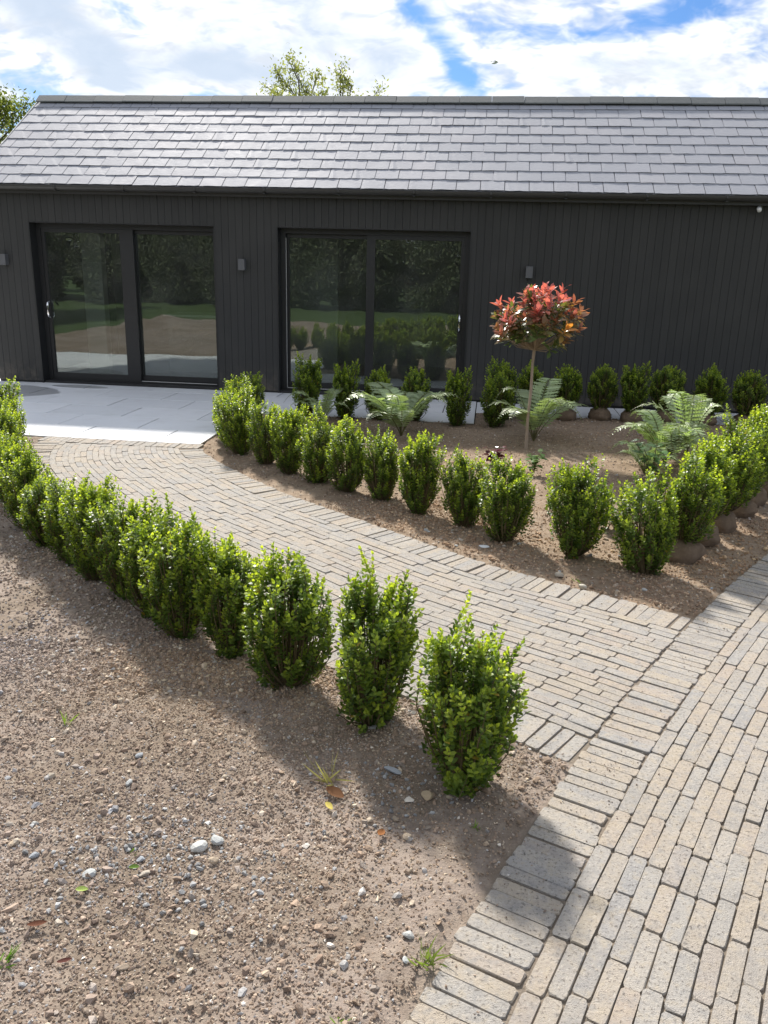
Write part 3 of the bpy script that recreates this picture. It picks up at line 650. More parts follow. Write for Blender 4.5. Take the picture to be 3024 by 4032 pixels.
def bush(v,x,y_,label,group,rot=None,sc=1.0,ball=False,sz=1.0,z=None,jit=1.0):
    t=empty('box_bush',(x,y_,(zsoil(x,y_)-.004) if z is None else z),(0,0,rng.uniform(0,6.28) if rot is None else rot)); tag(t,label,'bush',group)
    f,s=BUSH[v]; dz=.125 if ball else 0.0; tx,ty=(rng.normal(0,.05),rng.normal(0,.05)) if ball else (rng.normal(0,.035),rng.normal(0,.035))
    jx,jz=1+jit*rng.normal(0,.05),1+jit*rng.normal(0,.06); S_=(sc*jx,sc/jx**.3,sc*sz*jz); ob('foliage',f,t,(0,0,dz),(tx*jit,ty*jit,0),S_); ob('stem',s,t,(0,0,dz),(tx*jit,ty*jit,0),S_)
    if ball: ob('root_ball',RB[int(rng.integers(4))],t,(0,0,-.012),(0,0,rng.uniform(0,6.28)),(rng.uniform(.88,1.08),rng.uniform(.88,1.08),rng.uniform(.75,.95)))
    return t
GL='box bushes planted along the left side of the brick path'; GR='box bushes planted along the right side of the brick path'; GB='box bushes with wrapped root balls along the driveway side of the bed'; GH='box bushes set out along the house'
lh=[(-.005,2.56,0,0,.98),(-.375,2.92,1,0,1.0),(-.765,3.15,2,0,1.0),(-1.11,3.42,3,None,.98),(-1.39,3.55,4,0,1.0),(-1.62,3.80,5,.3,1.0),(-1.86,4.0,6,None,1.0),(-2.12,4.18,3,None,.92),(-2.40,4.43,7,None,.9),(-2.68,4.68,6,None,.86),(-2.96,4.95,4,None,.86),(-3.24,5.27,2,None,.86),(-3.5,5.6,7,None,.86),(-3.74,5.95,6,None,.86),(-3.97,6.32,5,None,.9),(-4.18,6.70,7,None,.92),(-4.38,7.1,6,None,.92),(-4.66,7.5,8,None,1.08)]
for k,(x,y_,v,ro,sc) in enumerate(lh):
    lab={0:'box bush nearest the camera, with one tall central spike, beside the driveway corner',1:'second box bush from the driveway, left of the path, with twin tall spikes',17:'box bush by the patio corner, farthest of the row left of the path'}.get(k,'%s box bush from the driveway in the row left of the path'%ORD[k])
    bush(v,x,y_,lab,GL,ro,sc,jit=.15 if k<5 else 1.0)
rh=[(1.03,4.90,7,1.08),(.62,5.13,2,1.0),(.185,5.30,6,1.05),(-.10,5.58,4,.92),(-.44,5.86,3,1.0),(-.75,6.13,5,.92),(-1.04,6.32,2,.95),(-1.33,6.6,7,1.0),(-1.63,6.83,3,.95),(-1.91,7.1,6,1.0),(-2.24,7.41,7,1.0),(-2.42,7.75,6,1.0),(-2.5,8.1,2,1.0),(-2.56,8.5,7,1.0),(-2.6,8.95,6,1.0)]
for k,(x,y_,v,sc) in enumerate(rh):
    lab='box bush at the driveway corner of the right-hand bed, nearest of its row' if k==0 else ('box bush at the patio end of the row right of the path' if k==len(rh)-1 else '%s box bush from the driveway in the row right of the path'%ORD[k])
    bush(v,x,y_,lab,GR,None,sc)
rb=[(1.30,5.20),(1.49,5.56),(1.71,5.92),(1.93,6.30),(2.13,6.65),(2.34,7.0),(2.56,7.38),(2.80,7.75),(3.05,8.15)]
for k,(x,y_) in enumerate(rb):
    bush([7,6,2,7,3,6,7,2,6][k],x,y_,('%s box bush on a brown root ball along the driveway side of the bed'%ORD[k]) if k else 'box bush on a root ball right behind the driveway corner bush',GB,None,1.06 if k else .98,True)
hh=[(-2.07,9.46,8,False,1.12),(-1.60,9.43,8,False,1.05),(-1.23,9.48,8,False,1.05),(-.80,9.50,8,False,1.05),(-.31,9.38,8,False,1.0),(.135,9.42,8,False,1.05),(.20,9.80,8,False,1.1),(.55,9.95,8,True,.9),(.97,10.05,6,True,.92),(1.37,10.12,6,True,.92),(1.74,10.06,8,True,.98),(2.16,10.25,6,True,.95),(2.62,10.2,8,True,1.0),(3.05,10.2,6,True,.95),(3.5,10.15,8,True,1.0)]
plc=['before the right glass door, leftmost of its row','second from the left before the right glass door','third from the left before the right glass door','fourth from the left before the right glass door','in front of the right end of the right glass door','just left of the red-leaved tree, the front one of two','just left of the red-leaved tree, the rear one of two','half hidden behind the trunk of the red-leaved tree','against the black wall, first right of the red-leaved tree','against the black wall, second right of the red-leaved tree','against the black wall, third right of the red-leaved tree','against the black wall, fourth right of the red-leaved tree','against the black wall, fifth right of the red-leaved tree','against the black wall, sixth right of the red-leaved tree','against the black wall, seventh right of the red-leaved tree']
for (x,y_,v,bl,sc),pl in zip(hh,plc): bush(v,x,y_,'dark green box bush '+pl,GH,None,sc*(1.22 if bl else 1.06),bl,.86 if bl else 1.06,z=(.002 if y_>10.2 else None))

# ------------------------------------------------------------------ red-leaved standard tree
t=empty('red_leaved_tree',(.433,8.30,zsoil(.433,8.3)-.01)); tag(t,'small round-headed tree with red and green leaves on a bare stem','tree')
q=np.random.default_rng(5); cpt=np.array([.01,0,1.30])
V,Fq_=tube([(0,0,-.03),(.004,0,.03),(0,.003,.3),(.012,0,.6),(.006,-.004,.85),(.014,0,1.0)],[.022,.018,.015,.014,.0135,.016],9); parts=[(V,Fq_)]
PB=[];DD=[];NN=[];LL=[];CC=[]
for i in range(105):
    ph=q.uniform(0,6.28); cz_=q.uniform(-.85,1); rr=math.sqrt(max(0,1-cz_*cz_)); u=np.array([rr*math.cos(ph),rr*math.sin(ph),cz_]); R0=q.uniform(.45,1.0)**.6
    tip=cpt+u*np.array([.46,.46,.30])*R0*q.uniform(.75,1.16); fork=np.array([.012,0,1.0])+u*np.array([.03,.03,.02]); mid=(fork+tip)/2+np.array([0,0,-.02])+u*.02
    parts.append(tube([fork,mid,tip],[.0042,.003,.0016],5)); ax=tip-mid; ax/=np.linalg.norm(ax); ax=ax+np.array([0,0,.45]); ax/=np.linalg.norm(ax)
    red=np.clip((u[2]+.30)*1.0+.55*(R0>.85)*(abs(u[0])>.5)+q.normal(0,.25),0,1)*(R0>.72)
    orange=q.random()<.25 and u[0]>.4
    for k in range(11):
        s=k/10; a=k*2.4+ph; e1=np.cross(ax,[.2,.9,.1]); e1/=np.linalg.norm(e1); e2=np.cross(ax,e1); rad=e1*math.cos(a)+e2*math.sin(a); op=1.25-.75*s+q.normal(0,.12)
        d=ax*math.cos(op)+rad*math.sin(op); d[2]-=.45*(1-s); n_=ax*math.sin(op)-rad*math.cos(op)
        g_=np.array([.09,.14,.05])*q.uniform(.8,1.3) if s<.6 else np.array([.11,.14,.035]); rc=np.array([.52,.15,.14])*q.uniform(.7,1.25) if not orange else np.array([.58,.27,.06]); f=np.clip(red*(.3+1.1*s),0,1)
        PB.append(tip-ax*.10*(1-s)); DD.append(d); NN.append(n_); LL.append(q.uniform(.075,.125)*(1-.25*(s>.9))); CC.append(g_*(1-f)+rc*f)
LL=np.array(LL); V,Fc,tn=leaves(np.array(PB),np.array(DD),np.array(NN),LL,LL*.40,np.array(CC),.14,((.33,.95),(.7,.85)),.08)
ob('crown',mk('crown',V,Fc,'red_leaf',tint=tn),t); V,Fq_=join(parts); ob('trunk',mk('trunk',V,Fq_,'trunk',smooth=True),t)

# ------------------------------------------------------------------ ferns
def fern(x,y_,label,seed,nf,L,hgt,dirs=None,tilt=1.0):
    q=np.random.default_rng(seed); t=empty('fern',(x,y_,zsoil(x,y_)-.005)); tag(t,label,'fern','ferns in the right-hand bed')
    for i in range(nf):
        ph=(dirs[i] if dirs else 6.283*i/nf+q.normal(0,.3)); l=L*q.uniform(.7,1.1); h_=hgt*q.uniform(.7,1.15); n=30; s=np.linspace(0,1,n)
        rad=l*(s**1.15)*.85; z=h_*np.sin(np.clip(s*1.0,0,1)*math.pi*.62)-h_*.25*s**3*q.uniform(.5,1.8); side=q.normal(0,.10)*l*s**2
        P=np.c_[rad*math.cos(ph)-side*math.sin(ph),rad*math.sin(ph)+side*math.cos(ph),z]; T=np.gradient(P,axis=0); T/=np.linalg.norm(T,axis=1,keepdims=True)
        Sd=np.cross(T,[0,0,1.]); Sd/=np.linalg.norm(Sd,axis=1,keepdims=True); Nn=np.cross(Sd,T)
        PB=[];DD=[];NN=[];LL=[];WW=[]
        for k in range(5,n):
            pl=.115*l/.55*math.sin(math.pi*min(1,(s[k]-.10)/.9)**.75)+.008
            for sg in (-1,1):
                d=Sd[k]*sg+T[k]*.35+np.array([0,0,-.12])+Nn[k]*q.normal(.05,.10); d=d/np.linalg.norm(d); sub=5
                PB.append(P[k]);DD.append(d);NN.append(Nn[k]+q.normal(0,.15,3));LL.append(pl);WW.append(pl*.20+.004)
                for m_ in range(1,sub):                         # pinnules give the toothed outline
                    for s2 in (-1,1):
                        b=P[k]+d*pl*(m_/sub); PB.append(b); DD.append(np.cross(Nn[k],d)*s2+d*.6); NN.append(Nn[k]+q.normal(0,.2,3)); LL.append(pl*.21*(1-m_/sub*.6)); WW.append(pl*.10)
        col=np.array([.33,.40,.22])*q.uniform(.75,1.35); C=np.tile(col,(len(PB),1))*q.uniform(.8,1.2,(len(PB),1))
        V,Fc,tn=leaves(np.array(PB),np.array(DD),np.array(NN),np.array(LL),np.array(WW),C,.06,((.25,.9),(.65,.65)))
        V2,F2=tube(P,np.linspace(.005,.0014,len(P)),5); ob('frond',mk('frond',np.concatenate([V,V2]),[Fc[0],np.concatenate([Fc[1],F2+len(V)])],'fern_leaf',tint=np.concatenate([tn,np.tile(np.array([.16,.15,.06]),(len(V2),1))])),t)
fern(-.86,8.62,'large pale green fern spreading low, left of the red-leaved tree',21,14,.8,.5)
fern(-1.80,9.12,'small fern between bushes in front of the right glass door',22,8,.5,.38)
fern(.53,8.68,'fern growing behind the trunk of the red-leaved tree',23,11,.75,.58)
fern(1.70,7.85,'large bushy fern at the right side of the bed',24,18,.66,.46)
fern(2.0,8.35,'tall fern with one upright curled frond behind the large bushy fern',25,8,.6,.72)
fern(1.45,7.45,'low fern beside the wrapped root ball bushes',26,9,.45,.3)

# ------------------------------------------------------------------ small broad-leaved plants
def small_plant(name,x,y_,label,cat,seed,col,ns,H,lf,wr=.55,m='fern_leaf',spread=.6):
    q=np.random.default_rng(seed); t=empty(name,(x,y_,zsoil(x,y_)-.004)); tag(t,label,cat); PB=[];DD=[];NN=[];LL=[];CC=[]; parts=[]
    for i in range(ns):
        ph=q.uniform(0,6.28); sp=q.uniform(.1,spread); tip=np.array([math.cos(ph)*sp*H,math.sin(ph)*sp*H,H*q.uniform(.55,1.05)]); parts.append(tube([(0,0,-.01),tip*np.array([.4,.4,.6]),tip],[.004,.003,.0015],5))
        for k in range(9):
            s=.3+.7*k/8; b=tip*np.array([s**1.2,s**1.2,s]); a=k*2.4+ph; d=np.array([math.cos(a),math.sin(a),q.uniform(-.25,.5)]); n_=np.array([-d[0]*.3,-d[1]*.3,1.0])+q.normal(0,.2,3)
            PB.append(b);DD.append(d);NN.append(n_);LL.append(lf*q.uniform(.6,1.1));CC.append(np.array(col)*q.uniform(.65,1.4))
    LL=np.array(LL); V,Fc,tn=leaves(np.array(PB),np.array(DD),np.array(NN),LL,LL*wr,np.array(CC),.08,((.3,.95),(.65,.75)),.15)
    ob('foliage',mk('foliage',V,Fc,m,tint=tn),t); V,Fq_=join(parts); ob('stem',mk('stem',V,Fq_,'stem'),t)
small_plant('leafy_plant',.107,7.52,'small dark red leafy plant on the soil behind the hedge','plant',31,(.10,.022,.030),7,.16,.075,.8,'red_leaf')
small_plant('leafy_plant',.45,7.16,'small broad-leaved green plant on the soil beside the dark red plant','plant',32,(.11,.19,.05),5,.26,.085,.6)
small_plant('leafy_plant',1.46,7.18,'broad-leaved green plant behind the driveway corner bush','plant',33,(.085,.17,.05),6,.34,.10,.6)
small_plant('leafy_plant',.90,5.72,'leafy green weed close behind the second bush from the driveway corner','plant',34,(.07,.15,.04),5,.26,.09,.75)

# ------------------------------------------------------------------ gravel
def ico():
    f=(1+5**.5)/2; V=np.array([(-1,f,0),(1,f,0),(-1,-f,0),(1,-f,0),(0,-1,f),(0,1,f),(0,-1,-f),(0,1,-f),(f,0,-1),(f,0,1),(-f,0,-1),(-f,0,1)],float); V/=np.linalg.norm(V[0])
    return V,np.array([(0,11,5),(0,5,1),(0,1,7),(0,7,10),(0,10,11),(1,5,9),(5,11,4),(11,10,2),(10,7,6),(7,1,8),(3,9,4),(3,4,2),(3,2,6),(3,6,8),(3,8,9),(4,9,5),(2,4,11),(6,2,10),(8,6,7),(9,8,1)])
OCT=(np.array([(1,0,0),(-1,0,0),(0,1,0),(0,-1,0),(0,0,1),(0,0,-1)],float),np.array([(0,2,4),(2,1,4),(1,3,4),(3,0,4),(2,0,5),(1,2,5),(3,1,5),(0,3,5)])); ICO=ico()
def crumbs(P,rad,col,shape,q,flat=(.45,.9)):
    n=len(P); B,F0=shape; k=len(B)
    V=np.repeat(B[None],n,0)*(1+q.normal(0,.22,(n,k,1)))+q.normal(0,.10,(n,k,3))
    V*=np.stack([q.uniform(.75,1.3,n),q.uniform(.6,1.0,n),q.uniform(*flat,n)],1)[:,None]
    a=q.uniform(0,6.28,n); c,s=np.cos(a)[:,None],np.sin(a)[:,None]; b=q.normal(0,.5,n); cb,sb=np.cos(b)[:,None],np.sin(b)[:,None]
    x_,y_,z_=V[...,0],V[...,1],V[...,2]; x_,z_=x_*cb-z_*sb,x_*sb+z_*cb; V=np.stack([x_*c-y_*s,x_*s+y_*c,z_],-1)*rad[:,None,None]+P[:,None]
    return V.reshape(-1,3),(F0[None]+np.arange(n)[:,None,None]*k).reshape(-1,3),np.repeat(col,k,0)
PAL=np.array([(.25,.19,.145),(.21,.16,.12),(.28,.215,.165),(.18,.135,.105),(.30,.24,.185),(.235,.185,.15),(.27,.235,.205),(.36,.31,.25),(.42,.36,.28),(.34,.335,.33),(.48,.45,.41),(.24,.235,.235)])
PAL=PAL*1.3
PRB=np.array([.17,.16,.14,.12,.10,.10,.07,.055,.035,.025,.012,.018]); PRB/=PRB.sum()
def scatter(n,x0,x1,y0,y1,side,q,rmin,rmax,power):
    Q=np.c_[q.uniform(x0,x1,n),q.uniform(y0,y1,n)]; dd,dp,ip,ind,inp,pat,left=zones(Q)
    e=np.minimum(np.abs(dd),np.where(dp>PW[ip]*.5,np.abs(dp-PW[ip]),np.abs(dp)))
    ok=~(ind|inp|pat)&(left==side)&(dd<-.008)&(e>.012); 
    # finer soil with fewer stones in a few patches and along the kerb
    pt_=vnoise(Q[:,0]*1.6,Q[:,1]*1.6,11)+.5; ok&=(q.random(n)<np.clip(.25+1.35*pt_,0,1))&(q.random(n)<np.clip(.35+e*6,0,1)); Q=Q[ok]
    rad=rmin+(rmax-rmin)*q.random(len(Q))**power; return Q,rad
def cluster(q,n,cx,cy,sx_,sy_,rmin,rmax):
    Q=np.c_[q.normal(cx,sx_,n),q.normal(cy,sy_,n)]; return Q,rmin+(rmax-rmin)*q.random(n)**2.2
def gravel(name,side,specs,seed,label,warm):
    q=np.random.default_rng(seed); Vs=[];Fs=[];Cs=[];k=0
    for (n,x0,x1,y0,y1,rmin,rmax,pw_,shp) in specs:
        Q,rad=scatter(n,x0,x1,y0,y1,side,q,rmin,rmax,pw_); P=np.c_[Q,soil_z(Q[:,0],Q[:,1])+rad*.22]
        c=PAL[q.choice(len(PAL),len(Q),p=PRB)]*q.uniform(.75,1.25,(len(Q),1))*np.array(warm)
        big_=vnoise(Q[:,0]*.9+3,Q[:,1]*.9,13)*1.5; c=c*(1+big_[:,None]*np.array([.12,.0,-.22]))
        v,f,t_=crumbs(P,rad,c,shp,q); Vs.append(v);Fs.append(f+k);Cs.append(t_);k+=len(v)
    if side:                                             # pale limestone chips spilled in one patch
        for (cx,cy,a_,b_,n) in ((-.86,1.98,.24,.12,420),(-.98,2.12,.2,.08,150),(-.25,2.5,.12,.10,120)):
            Q,rad=cluster(q,n,cx,cy,a_,b_,0.0025,.0105); v,f,t_=crumbs(np.c_[Q,soil_z(Q[:,0],Q[:,1])+rad*.4],rad,np.array([.37,.37,.365])*q.uniform(.5,1.3,(n,1)),ICO,q); Vs.append(v);Fs.append(f+k);Cs.append(t_);k+=len(v)
    o=ob(name,mk(name,np.concatenate(Vs),[np.concatenate(Fs)],'gravel',tint=np.concatenate(Cs))); tag(o,label,'gravel',kind='stuff')
gravel('gravel',True,[(125000,-2.4,.6,1.0,3.4,.0025,.0066,1.6,OCT),(4200,-2.4,.6,1.0,3.4,.006,.0155,2.8,ICO),(48000,-4.2,-.2,3.0,5.4,.0045,.011,1.7,OCT),(3000,-4.2,-.2,3.0,5.4,.007,.014,2.4,ICO),(9000,-8.5,-2.2,4.0,7.6,.006,.013,2,OCT),(6000,-8,-2.6,.2,4.2,.006,.012,2,OCT)],41,'brown gravelly stones covering the left-hand bed',(.98,.98,.99))
gravel('gravel',False,[(26000,-1.2,2.2,4.1,6.2,.004,.011,2,OCT),(3200,-1.2,2.2,4.1,6.2,.007,.017,2.2,ICO),(16000,-3.2,3.2,5.6,9.0,.005,.012,2,OCT),(8000,-3,5,8.4,10.3,.006,.013,2,OCT)],42,'brown pebbles scattered over the soil of the right-hand bed',(1.06,.98,.9))
q=np.random.default_rng(47); n=900; i_=q.integers(i0,i1-200,n); off=np.abs(q.normal(0,.16,n))+.005; Q=DE[i_]+DN[i_]*off[:,None]; i2=q.integers(60,len(PE)-20,n); o2=np.where(q.random(n)<.5,np.abs(q.normal(0,.07,n)),PW[i2]-np.abs(q.normal(0,.07,n))); Q=np.r_[Q,PE[i2]+PN[i2]*o2[:,None]]
rad=.0015+.0035*q.random(len(Q))**2; v,f,t_=crumbs(np.c_[Q,rad*.3+.001],rad,PAL[q.choice(len(PAL),len(Q),p=PRB)],OCT,q); tag(ob('grit',mk('grit',v,f,'gravel',tint=t_)),'loose grit strayed from the beds on to the brick edges','grit',kind='stuff')
# larger stones one can pick out
def stone_mesh(seed):
    q=np.random.default_rng(seed); V,Fc=ICO; mid={}; V=[v for v in V]; F2=[]
    def m(a,b):
        k_=(min(a,b),max(a,b))
        if k_ not in mid: v=(V[a]+V[b]); V.append(v/np.linalg.norm(v)); mid[k_]=len(V)-1
        return mid[k_]
    for a,b,c in Fc: x_,y_,z_=m(a,b),m(b,c),m(c,a); F2+=[(a,x_,z_),(b,y_,x_),(c,z_,y_),(x_,y_,z_)]
    V=np.array(V); 
    for _ in range(7):
        n_=q.normal(0,1,3); n_/=np.linalg.norm(n_); h_=q.uniform(.55,.9); d=V@n_; V=np.where((d>h_)[:,None],V-n_*(d-h_)[:,None],V)
    return V*(1+q.normal(0,.02,(len(V),1))),F2
def stone(x,y_,L,Wd,H,col,label,group=None,seed=0,rot=None,name='stone'):
    V,Fc=stone_mesh(seed); V=V*np.array([L,Wd,H])/2; C=np.tile(np.array(col),(len(V),1)); 
    o=ob(name,mk(name,V,[tuple(f) for f in Fc],'gravel',tint=C),None,(x,y_,zsoil(x,y_)+H*.28),(random.gauss(0,.12),random.gauss(0,.12),random.uniform(0,6.28) if rot is None else rot)); tag(o,label,'stone',group); return o
GREY=(.40,.41,.40); TAN=(.42,.34,.25); PALE=(.50,.50,.475); BLU=(.34,.36,.38)
stone(-.80,2.09,.062,.045,.035,PALE,'largest whitish stone lying in the middle of the left-hand bed',seed=1)
stone(-.755,2.13,.055,.045,.03,GREY,'grey stone touching the largest whitish stone',seed=2)
stone(-.735,2.035,.034,.03,.025,TAN,'round tan pebble just in front of the largest whitish stone',seed=3)
stone(-.119,2.462,.050,.046,.03,(.45,.35,.23),'flat rusty tan stone beside the foot of the nearest box bush',seed=4)
stone(-.252,2.60,.085,.045,.018,BLU,'flat blue-grey slate piece lying left of the nearest box bush',seed=5,rot=-.3)
stone(.049,5.132,.075,.05,.012,(.75,.75,.74),'flat white oval stone in front of the right-hand row of bushes',seed=6,rot=.2)
stone(.50,4.72,.06,.05,.04,(.42,.37,.30),'rounded buff stone on the soil before the driveway corner bush',seed=7)
stone(.62,4.56,.055,.045,.035,(.50,.46,.38),'pale rounded stone by the brick edging of the right-hand bed',seed=8)
q=np.random.default_rng(77)
CW=[('pale grey',GREY),('tan',TAN),('whitish',PALE),('blue-grey',BLU),('brown',(.36,.29,.22)),('buff',(.45,.40,.33))]
NTH='first second third fourth fifth sixth seventh eighth ninth tenth eleventh twelfth thirteenth fourteenth fifteenth sixteenth seventeenth eighteenth nineteenth twentieth'.split()
def rnd_st(n,x0,x1,y0,y1,side,bed,smin,smax):
    L=[]
    while len(L)<n:
        Q=np.array([[q.uniform(x0,x1),q.uniform(y0,y1)]]); dd,dp,ip,ind,inp,pat,left=zones(Q)
        e=min(abs(dd[0]),abs(dp[0]-PW[ip[0]]) if dp[0]>PW[ip[0]]*.5 else abs(dp[0]))
        if ind[0] or inp[0] or pat[0] or left[0]!=side or dd[0]>-.04 or e<.04: continue
        L.append((Q[0,0]/(Q[0,1]+.5),Q[0,0],Q[0,1]))
    for c,(_,x,y_) in enumerate(sorted(L)):
        s_=q.uniform(smin,smax); cw,col=CW[int(q.integers(6))]
        stone(x,y_,s_,s_*q.uniform(.55,.9),s_*q.uniform(.3,.6),np.array(col)*q.uniform(.75,1.05),'small loose %s stone on the %s bed, %s of twenty from the left'%(cw,bed,NTH[c]),'loose stones on the %s bed'%bed,seed=100+c+int(x0*7))
rnd_st(20,-1.5,.2,1.45,2.9,True,'left-hand',.024,.044)
rnd_st(20,-.6,1.4,4.4,5.6,False,'right-hand',.024,.045)

# ------------------------------------------------------------------ tufts, fallen leaves
def tuft(x,y_,label,seed,n,L,col,spread=.8):
    q=np.random.default_rng(seed); PB=[];DD=[];NN=[];LL=[];CC=[]
    for i in range(n):
        a=q.uniform(0,6.28); d=np.array([math.cos(a)*spread*q.random(),math.sin(a)*spread*q.random(),1*q.uniform(.3,1)]); PB.append(q.normal(0,.012,3)*np.array([1,1,0])); DD.append(d); NN.append(np.array([math.cos(a+1),math.sin(a+1),.2])); LL.append(L*q.uniform(.5,1.1)); CC.append(np.array(col)*q.uniform(.7,1.3))
    LL=np.array(LL); V,Fc,tn=leaves(np.array(PB),np.array(DD),np.array(NN),LL,.004+LL*.02,np.array(CC),.05,((.3,1),(.7,.7)),.18)
    o=ob('grass_tuft',mk('grass_tuft',V,Fc,'fern_leaf',tint=tn),None,(x,y_,zsoil(x,y_)-.004)); tag(o,label,'grass')
tuft(-.06,1.76,'small yellow-green grass tuft against the driveway edging',51,26,.09,(.20,.26,.06))
tuft(-.46,2.49,'dry straw-coloured grass blades in front of the third bush gap',52,14,.16,(.34,.30,.14),1.4)
tuft(-1.55,2.70,'thin green weed standing alone at the left edge of the bed',53,8,.08,(.20,.30,.05),.5)
tuft(-1.16,1.58,'flat green weed near the bottom left corner',54,16,.07,(.10,.20,.03),2.4)
tuft(-1.0,2.05,'tiny bright green sprout left of the largest whitish stone',55,9,.035,(.18,.32,.04),1.6)
tuft(.62,4.66,'low green weed at the corner of the right-hand bed',56,12,.06,(.12,.2,.04),1.6)
tuft(-.25,1.55,'tiny green sprout near the bottom edge of the left-hand bed',57,8,.03,(.2,.33,.05),1.6)
tuft(.05,2.33,'faint green seedling on the soil right of the nearest box bush',58,8,.035,(.17,.26,.05),1.5)
def fallen(x,y_,label,L,Wd,col,rz,curl=.35):
    n=7; V=[]; 
    for i in range(n):
        s=i/(n-1); wv=Wd*math.sin(math.pi*(.06+.9*s))**.8; z=.004+curl*L*(s-.5)**2
        for k in (-1,0,1): V.append((L*(s-.5),k*wv/2,z+abs(k)*wv*.28))
    Fc=[(i*3+k,i*3+k+1,(i+1)*3+k+1,(i+1)*3+k) for i in range(n-1) for k in (0,1)]
    o=ob('fallen_leaf',mk('fallen_leaf',V,Fc,'dry',tint=np.tile(np.array(col),(len(V),1)),smooth=True),None,(x,y_,zsoil(x,y_)+.008),(.2,.1,rz)); tag(o,label,'leaf')
fallen(-.43,2.415,'curled brown dead leaf beside the dry grass',.075,.04,(.20,.10,.05),-.5)
fallen(-.437,2.345,'small yellow fallen leaf in front of the brown dead leaf',.04,.02,(.55,.46,.12),-.8,.2)
fallen(-1.13,1.72,'reddish brown leaf at the left edge of the bed',.05,.018,(.15,.065,.04),.5)
fallen(-1.07,1.86,'pale green fallen leaf near the left edge',.035,.018,(.35,.45,.12),.3,.2)
fallen(-.96,1.97,'dark green fallen leaf on the grey stones',.03,.016,(.12,.20,.04),.4,.2)
fallen(-.25,2.24,'rust-coloured crumpled leaf in the middle of the left-hand bed',.035,.025,(.30,.13,.05),1.2,.6)
fallen(-1.0,1.62,'dark red dry leaf on the bottom left soil',.038,.013,(.12,.05,.04),.6)

# ------------------------------------------------------------------ trees behind the house and across the garden
def tree(name,x,y_,H,label,seed,nl,leaf,cols,m='tree_leaf',group=None,cr=(2.2,2.2,2.0),cz=.72,nb=46,loose=.9,bare=.0):
    """trunk that forks into limbs and twigs reaching points spread through an uneven crown; leaves in clusters along the twigs"""
    q=np.random.default_rng(seed); t=empty(name,(x,y_,-.11)); tag(t,label,'tree',group); C0=np.array([0,0,H-cr[2]*1.0]); cr=np.array(cr)
    parts=[];top=np.array([q.normal(0,.1),q.normal(0,.1),C0[2]-cr[2]*.75]); parts.append(tube([(0,0,-.2),top*.4+q.normal(0,.04,3)*np.array([1,1,0]),top],[H*.028,H*.022,H*.017],8))
    E=[]; main=[]
    for k in range(8):
        ph=k*2.4+q.normal(0,.3); u=np.array([math.cos(ph)*.55,math.sin(ph)*.55,q.uniform(-.35,.65)]); tip=C0+u*cr; mid=(top+tip)/2+np.array([0,0,-.05*H*.2])+q.normal(0,.08,3); parts.append(tube([top,mid,tip],[H*.011,H*.008,H*.005],6)); main.append((top,mid,tip))
    for k in range(nb):
        u=q.normal(0,1,3); u/=np.linalg.norm(u); lump=1+.16*math.sin(3*u[0]+seed)+.13*math.sin(5*u[2]+4*u[1]+seed); tip=C0+u*cr*q.uniform(.55,1.0)**.5*lump; j=min(range(8),key=lambda i_:np.linalg.norm(main[i_][2]-tip)); b0=main[j][2]*.6+main[j][1]*.4; mid=(b0+tip)/2+q.normal(0,.12,3)
        P=[b0,mid,tip]; parts.append(tube(P,[H*.0042,H*.003,H*.0012],4))
        for r_ in range(6):
            s_=q.uniform(.3,1.0); st=mid*(1-s_)+tip*s_; d=(tip-b0)/np.linalg.norm(tip-b0)+q.normal(0,.75,3); d/=np.linalg.norm(d); e=st+d*q.uniform(.15,.42)*cr[0]/2.2; parts.append(tube([st,(st+e)/2+q.normal(0,.02,3),e],[H*.0016,H*.0012,H*.0007],3))
            if q.random()>bare: E.append(e); E.append((st+e)/2)
    V,Fq_=join(parts); ob('trunk',mk('trunk',V,Fq_,'tree_bark',smooth=True),t)
    E=np.array(E); per=max(2,nl//len(E)); PB=np.repeat(E,per,0)+q.normal(0,leaf*loose,(len(E)*per,3)); n=len(PB); D=q.normal(0,1,(n,3)); D[:,2]-=.35; N=q.normal(0,1,(n,3)); N[:,2]+=.8
    C=np.array(cols)[q.integers(0,len(cols),n)]*q.uniform(.7,1.3,(n,1)); L=leaf*q.uniform(.6,1.2,n); V,Fc,tn=leaves(PB,D,N,L,L*.45,C,.1,((.3,.95),(.68,.8)),.1); ob('crown',mk('crown',V,Fc,m,tint=tn),t); return t
GRN=[(.27,.29,.10),(.31,.32,.13),(.21,.23,.08)]
tree('ash_tree',-6.1,30,8.1,'loose pale green tree crown rising above the ridge of the slate roof',61,11000,.115,GRN,cr=(1.95,1.9,1.9),nb=60,loose=1.1,bare=.15)
tree('garden_tree',-14.4,24,6.3,'leafy green tree beyond the left end of the roof',62,26000,.11,[(.14,.17,.035),(.11,.14,.03),(.19,.21,.06)],cr=(2.0,1.8,2.6),nb=80,loose=1.5)
DK=[(.075,.09,.05),(.10,.12,.06),(.055,.07,.04)]
bt=[(-24,-15,5.5),(-14,-16,6.2),(-6.5,-15,5.6),(2,-16,6.0)]
lab=['leftmost of four','second from the left','third from the left','rightmost of four']
src=tree('garden_tree',bt[0][0],bt[0][1],7.5,'dark tree behind the viewer mirrored in the glass, '+lab[0],71,15000,.26,DK,'dark_leaf','dark trees mirrored in the glass doors',cr=(2.8,2.8,3.0),loose=1.6)
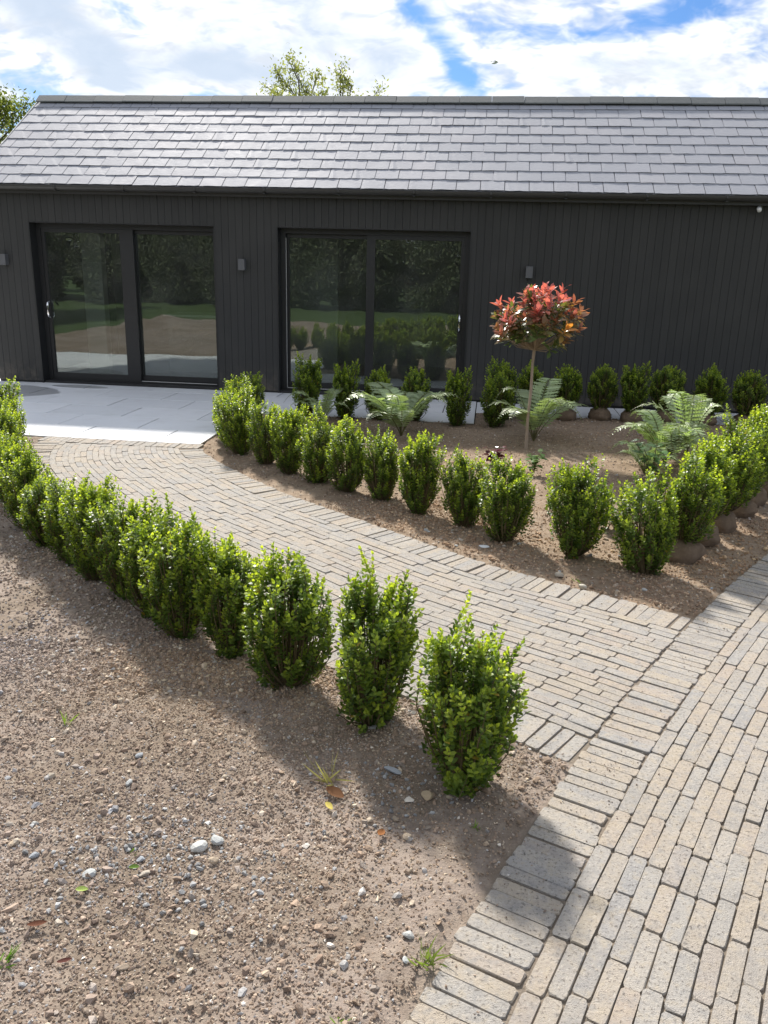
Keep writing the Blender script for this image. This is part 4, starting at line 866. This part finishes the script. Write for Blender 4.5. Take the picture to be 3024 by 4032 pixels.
for (x,y_,h_),lb in zip(bt[1:],lab[1:]):
    c=src.copy(); COL.objects.link(c); c.location=(x,y_,-.11); c.rotation_euler=(0,0,random.uniform(0,6.28)); c.scale=(h_/7.5*1.15,h_/7.5*1.15,h_/7.5); c['label']='dark tree behind the viewer mirrored in the glass, '+lb
    for ch in src.children: e=ch.copy(); COL.objects.link(e); e.parent=c
q=np.random.default_rng(88); n=26000; u=q.normal(0,1,(n,3)); u/=np.linalg.norm(u,axis=1,keepdims=True); rr_=q.random((n,1))**.25; PB=u*rr_*np.array([1.9,1.5,2.1])*(1+.18*np.sin(u[:,:1]*7+u[:,2:]*5))+np.array([0,0,1.9]); PB[:,2]=np.maximum(PB[:,2],.05)
L=.13*q.uniform(.6,1.2,n); V,Fc,tn=leaves(PB,q.normal(0,1,(n,3)),u+q.normal(0,.6,(n,3)),L,L*.55,np.array(DK)[q.integers(0,3,n)]*q.uniform(.6,1.4,(n,1)),.1)
shm=mk('foliage',V,Fc,'dark_leaf',tint=tn); V,Fq_=join([tube([(0,0,-.1),(.3*math.cos(a),.3*math.sin(a),.9),(.9*math.cos(a),.8*math.sin(a),2.4)],[.07,.05,.02],6) for a in np.arange(0,6.2,1.05)]); shs=mk('stem',V,Fq_,'tree_bark')
for k,(x,y_) in enumerate([(-26+2.7*i,-10-.5*math.sin(i*1.7)) for i in range(12)]+[(-14.4,-1.5),(-14.2,1.6),(-14.0,4.6),(-13.9,7.4)]):
    t=empty('shrub',(x,y_,-.11),(0,0,random.uniform(0,6.28))); s_=random.uniform(.85,1.08); t.scale=(s_,s_,s_); tag(t,('%s dark shrub from the left in the row behind the viewer'%(['first']+ORD[1:])[k]) if k<12 else '%s dark shrub beyond the left-hand bed, counted from the lawn'%(['first']+ORD[1:])[k-12],'shrub','dark shrubs mirrored in the glass doors'); ob('foliage',shm,t); ob('stem',shs,t)

# overhead cable, bird
V,Fq_=join([tube([(-24,22.5,6.9),(-19,23.3,6.05),(-14.0,24,5.17),(-13.2,24.2,4.96),(-10.5,24.8,4.35)],.012,5),tube([(-24,22.5,6.85),(-19,23.3,5.99),(-14.0,24,5.10),(-13.2,24.2,4.89),(-10.5,24.8,4.28)],.010,5)])
tag(ob('overhead_cable',mk('overhead_cable',V,Fq_,'cable')),'thin overhead cables crossing the tree left of the roof','cable')
b=empty('bird',(-.254,24,6.70),(.15,-.2,.5)); tag(b,'small pale bird flying in the sky above the roof','bird')
V,Fq_=tube([(-.10,0,.0),(-.07,0,.002),(-.02,0,.0),(.03,0,.004),(.07,0,.012),(.10,0,.008)],[.006,.018,.024,.021,.013,.003],8); ob('body',mk('body',V,Fq_,'bird',smooth=True),b)
for sg in (-1,1):
    V=[(.04,0,.015),(-.03,0,.015),(.06,sg*.07,.06),(-.02,sg*.08,.055),(.01,sg*.17,.045),(-.04,sg*.15,.045),(-.03,sg*.21,.03)]; V+=[(a_,b_,c_-.004) for a_,b_,c_ in V]
    ob('wing',mk('wing',V,[(0,2,3,1),(2,4,5,3),(4,6,5),(7,8,10,9),(9,10,12,11),(11,12,13),(0,7,9,2),(2,9,11,4),(4,11,13,6),(6,13,12,5),(5,12,10,3),(3,10,8,1),(1,8,7,0)],'bird'),b)
V=[(-.09,.012,.0),(-.09,-.012,.0),(-.15,.026,-.002),(-.15,-.026,-.002)]; V+=[(a_,b_,c_-.004) for a_,b_,c_ in V]
ob('tail',mk('tail',V,[(0,1,3,2),(4,6,7,5),(0,2,6,4),(2,3,7,6),(3,1,5,7),(1,0,4,5)],'bird'),b)
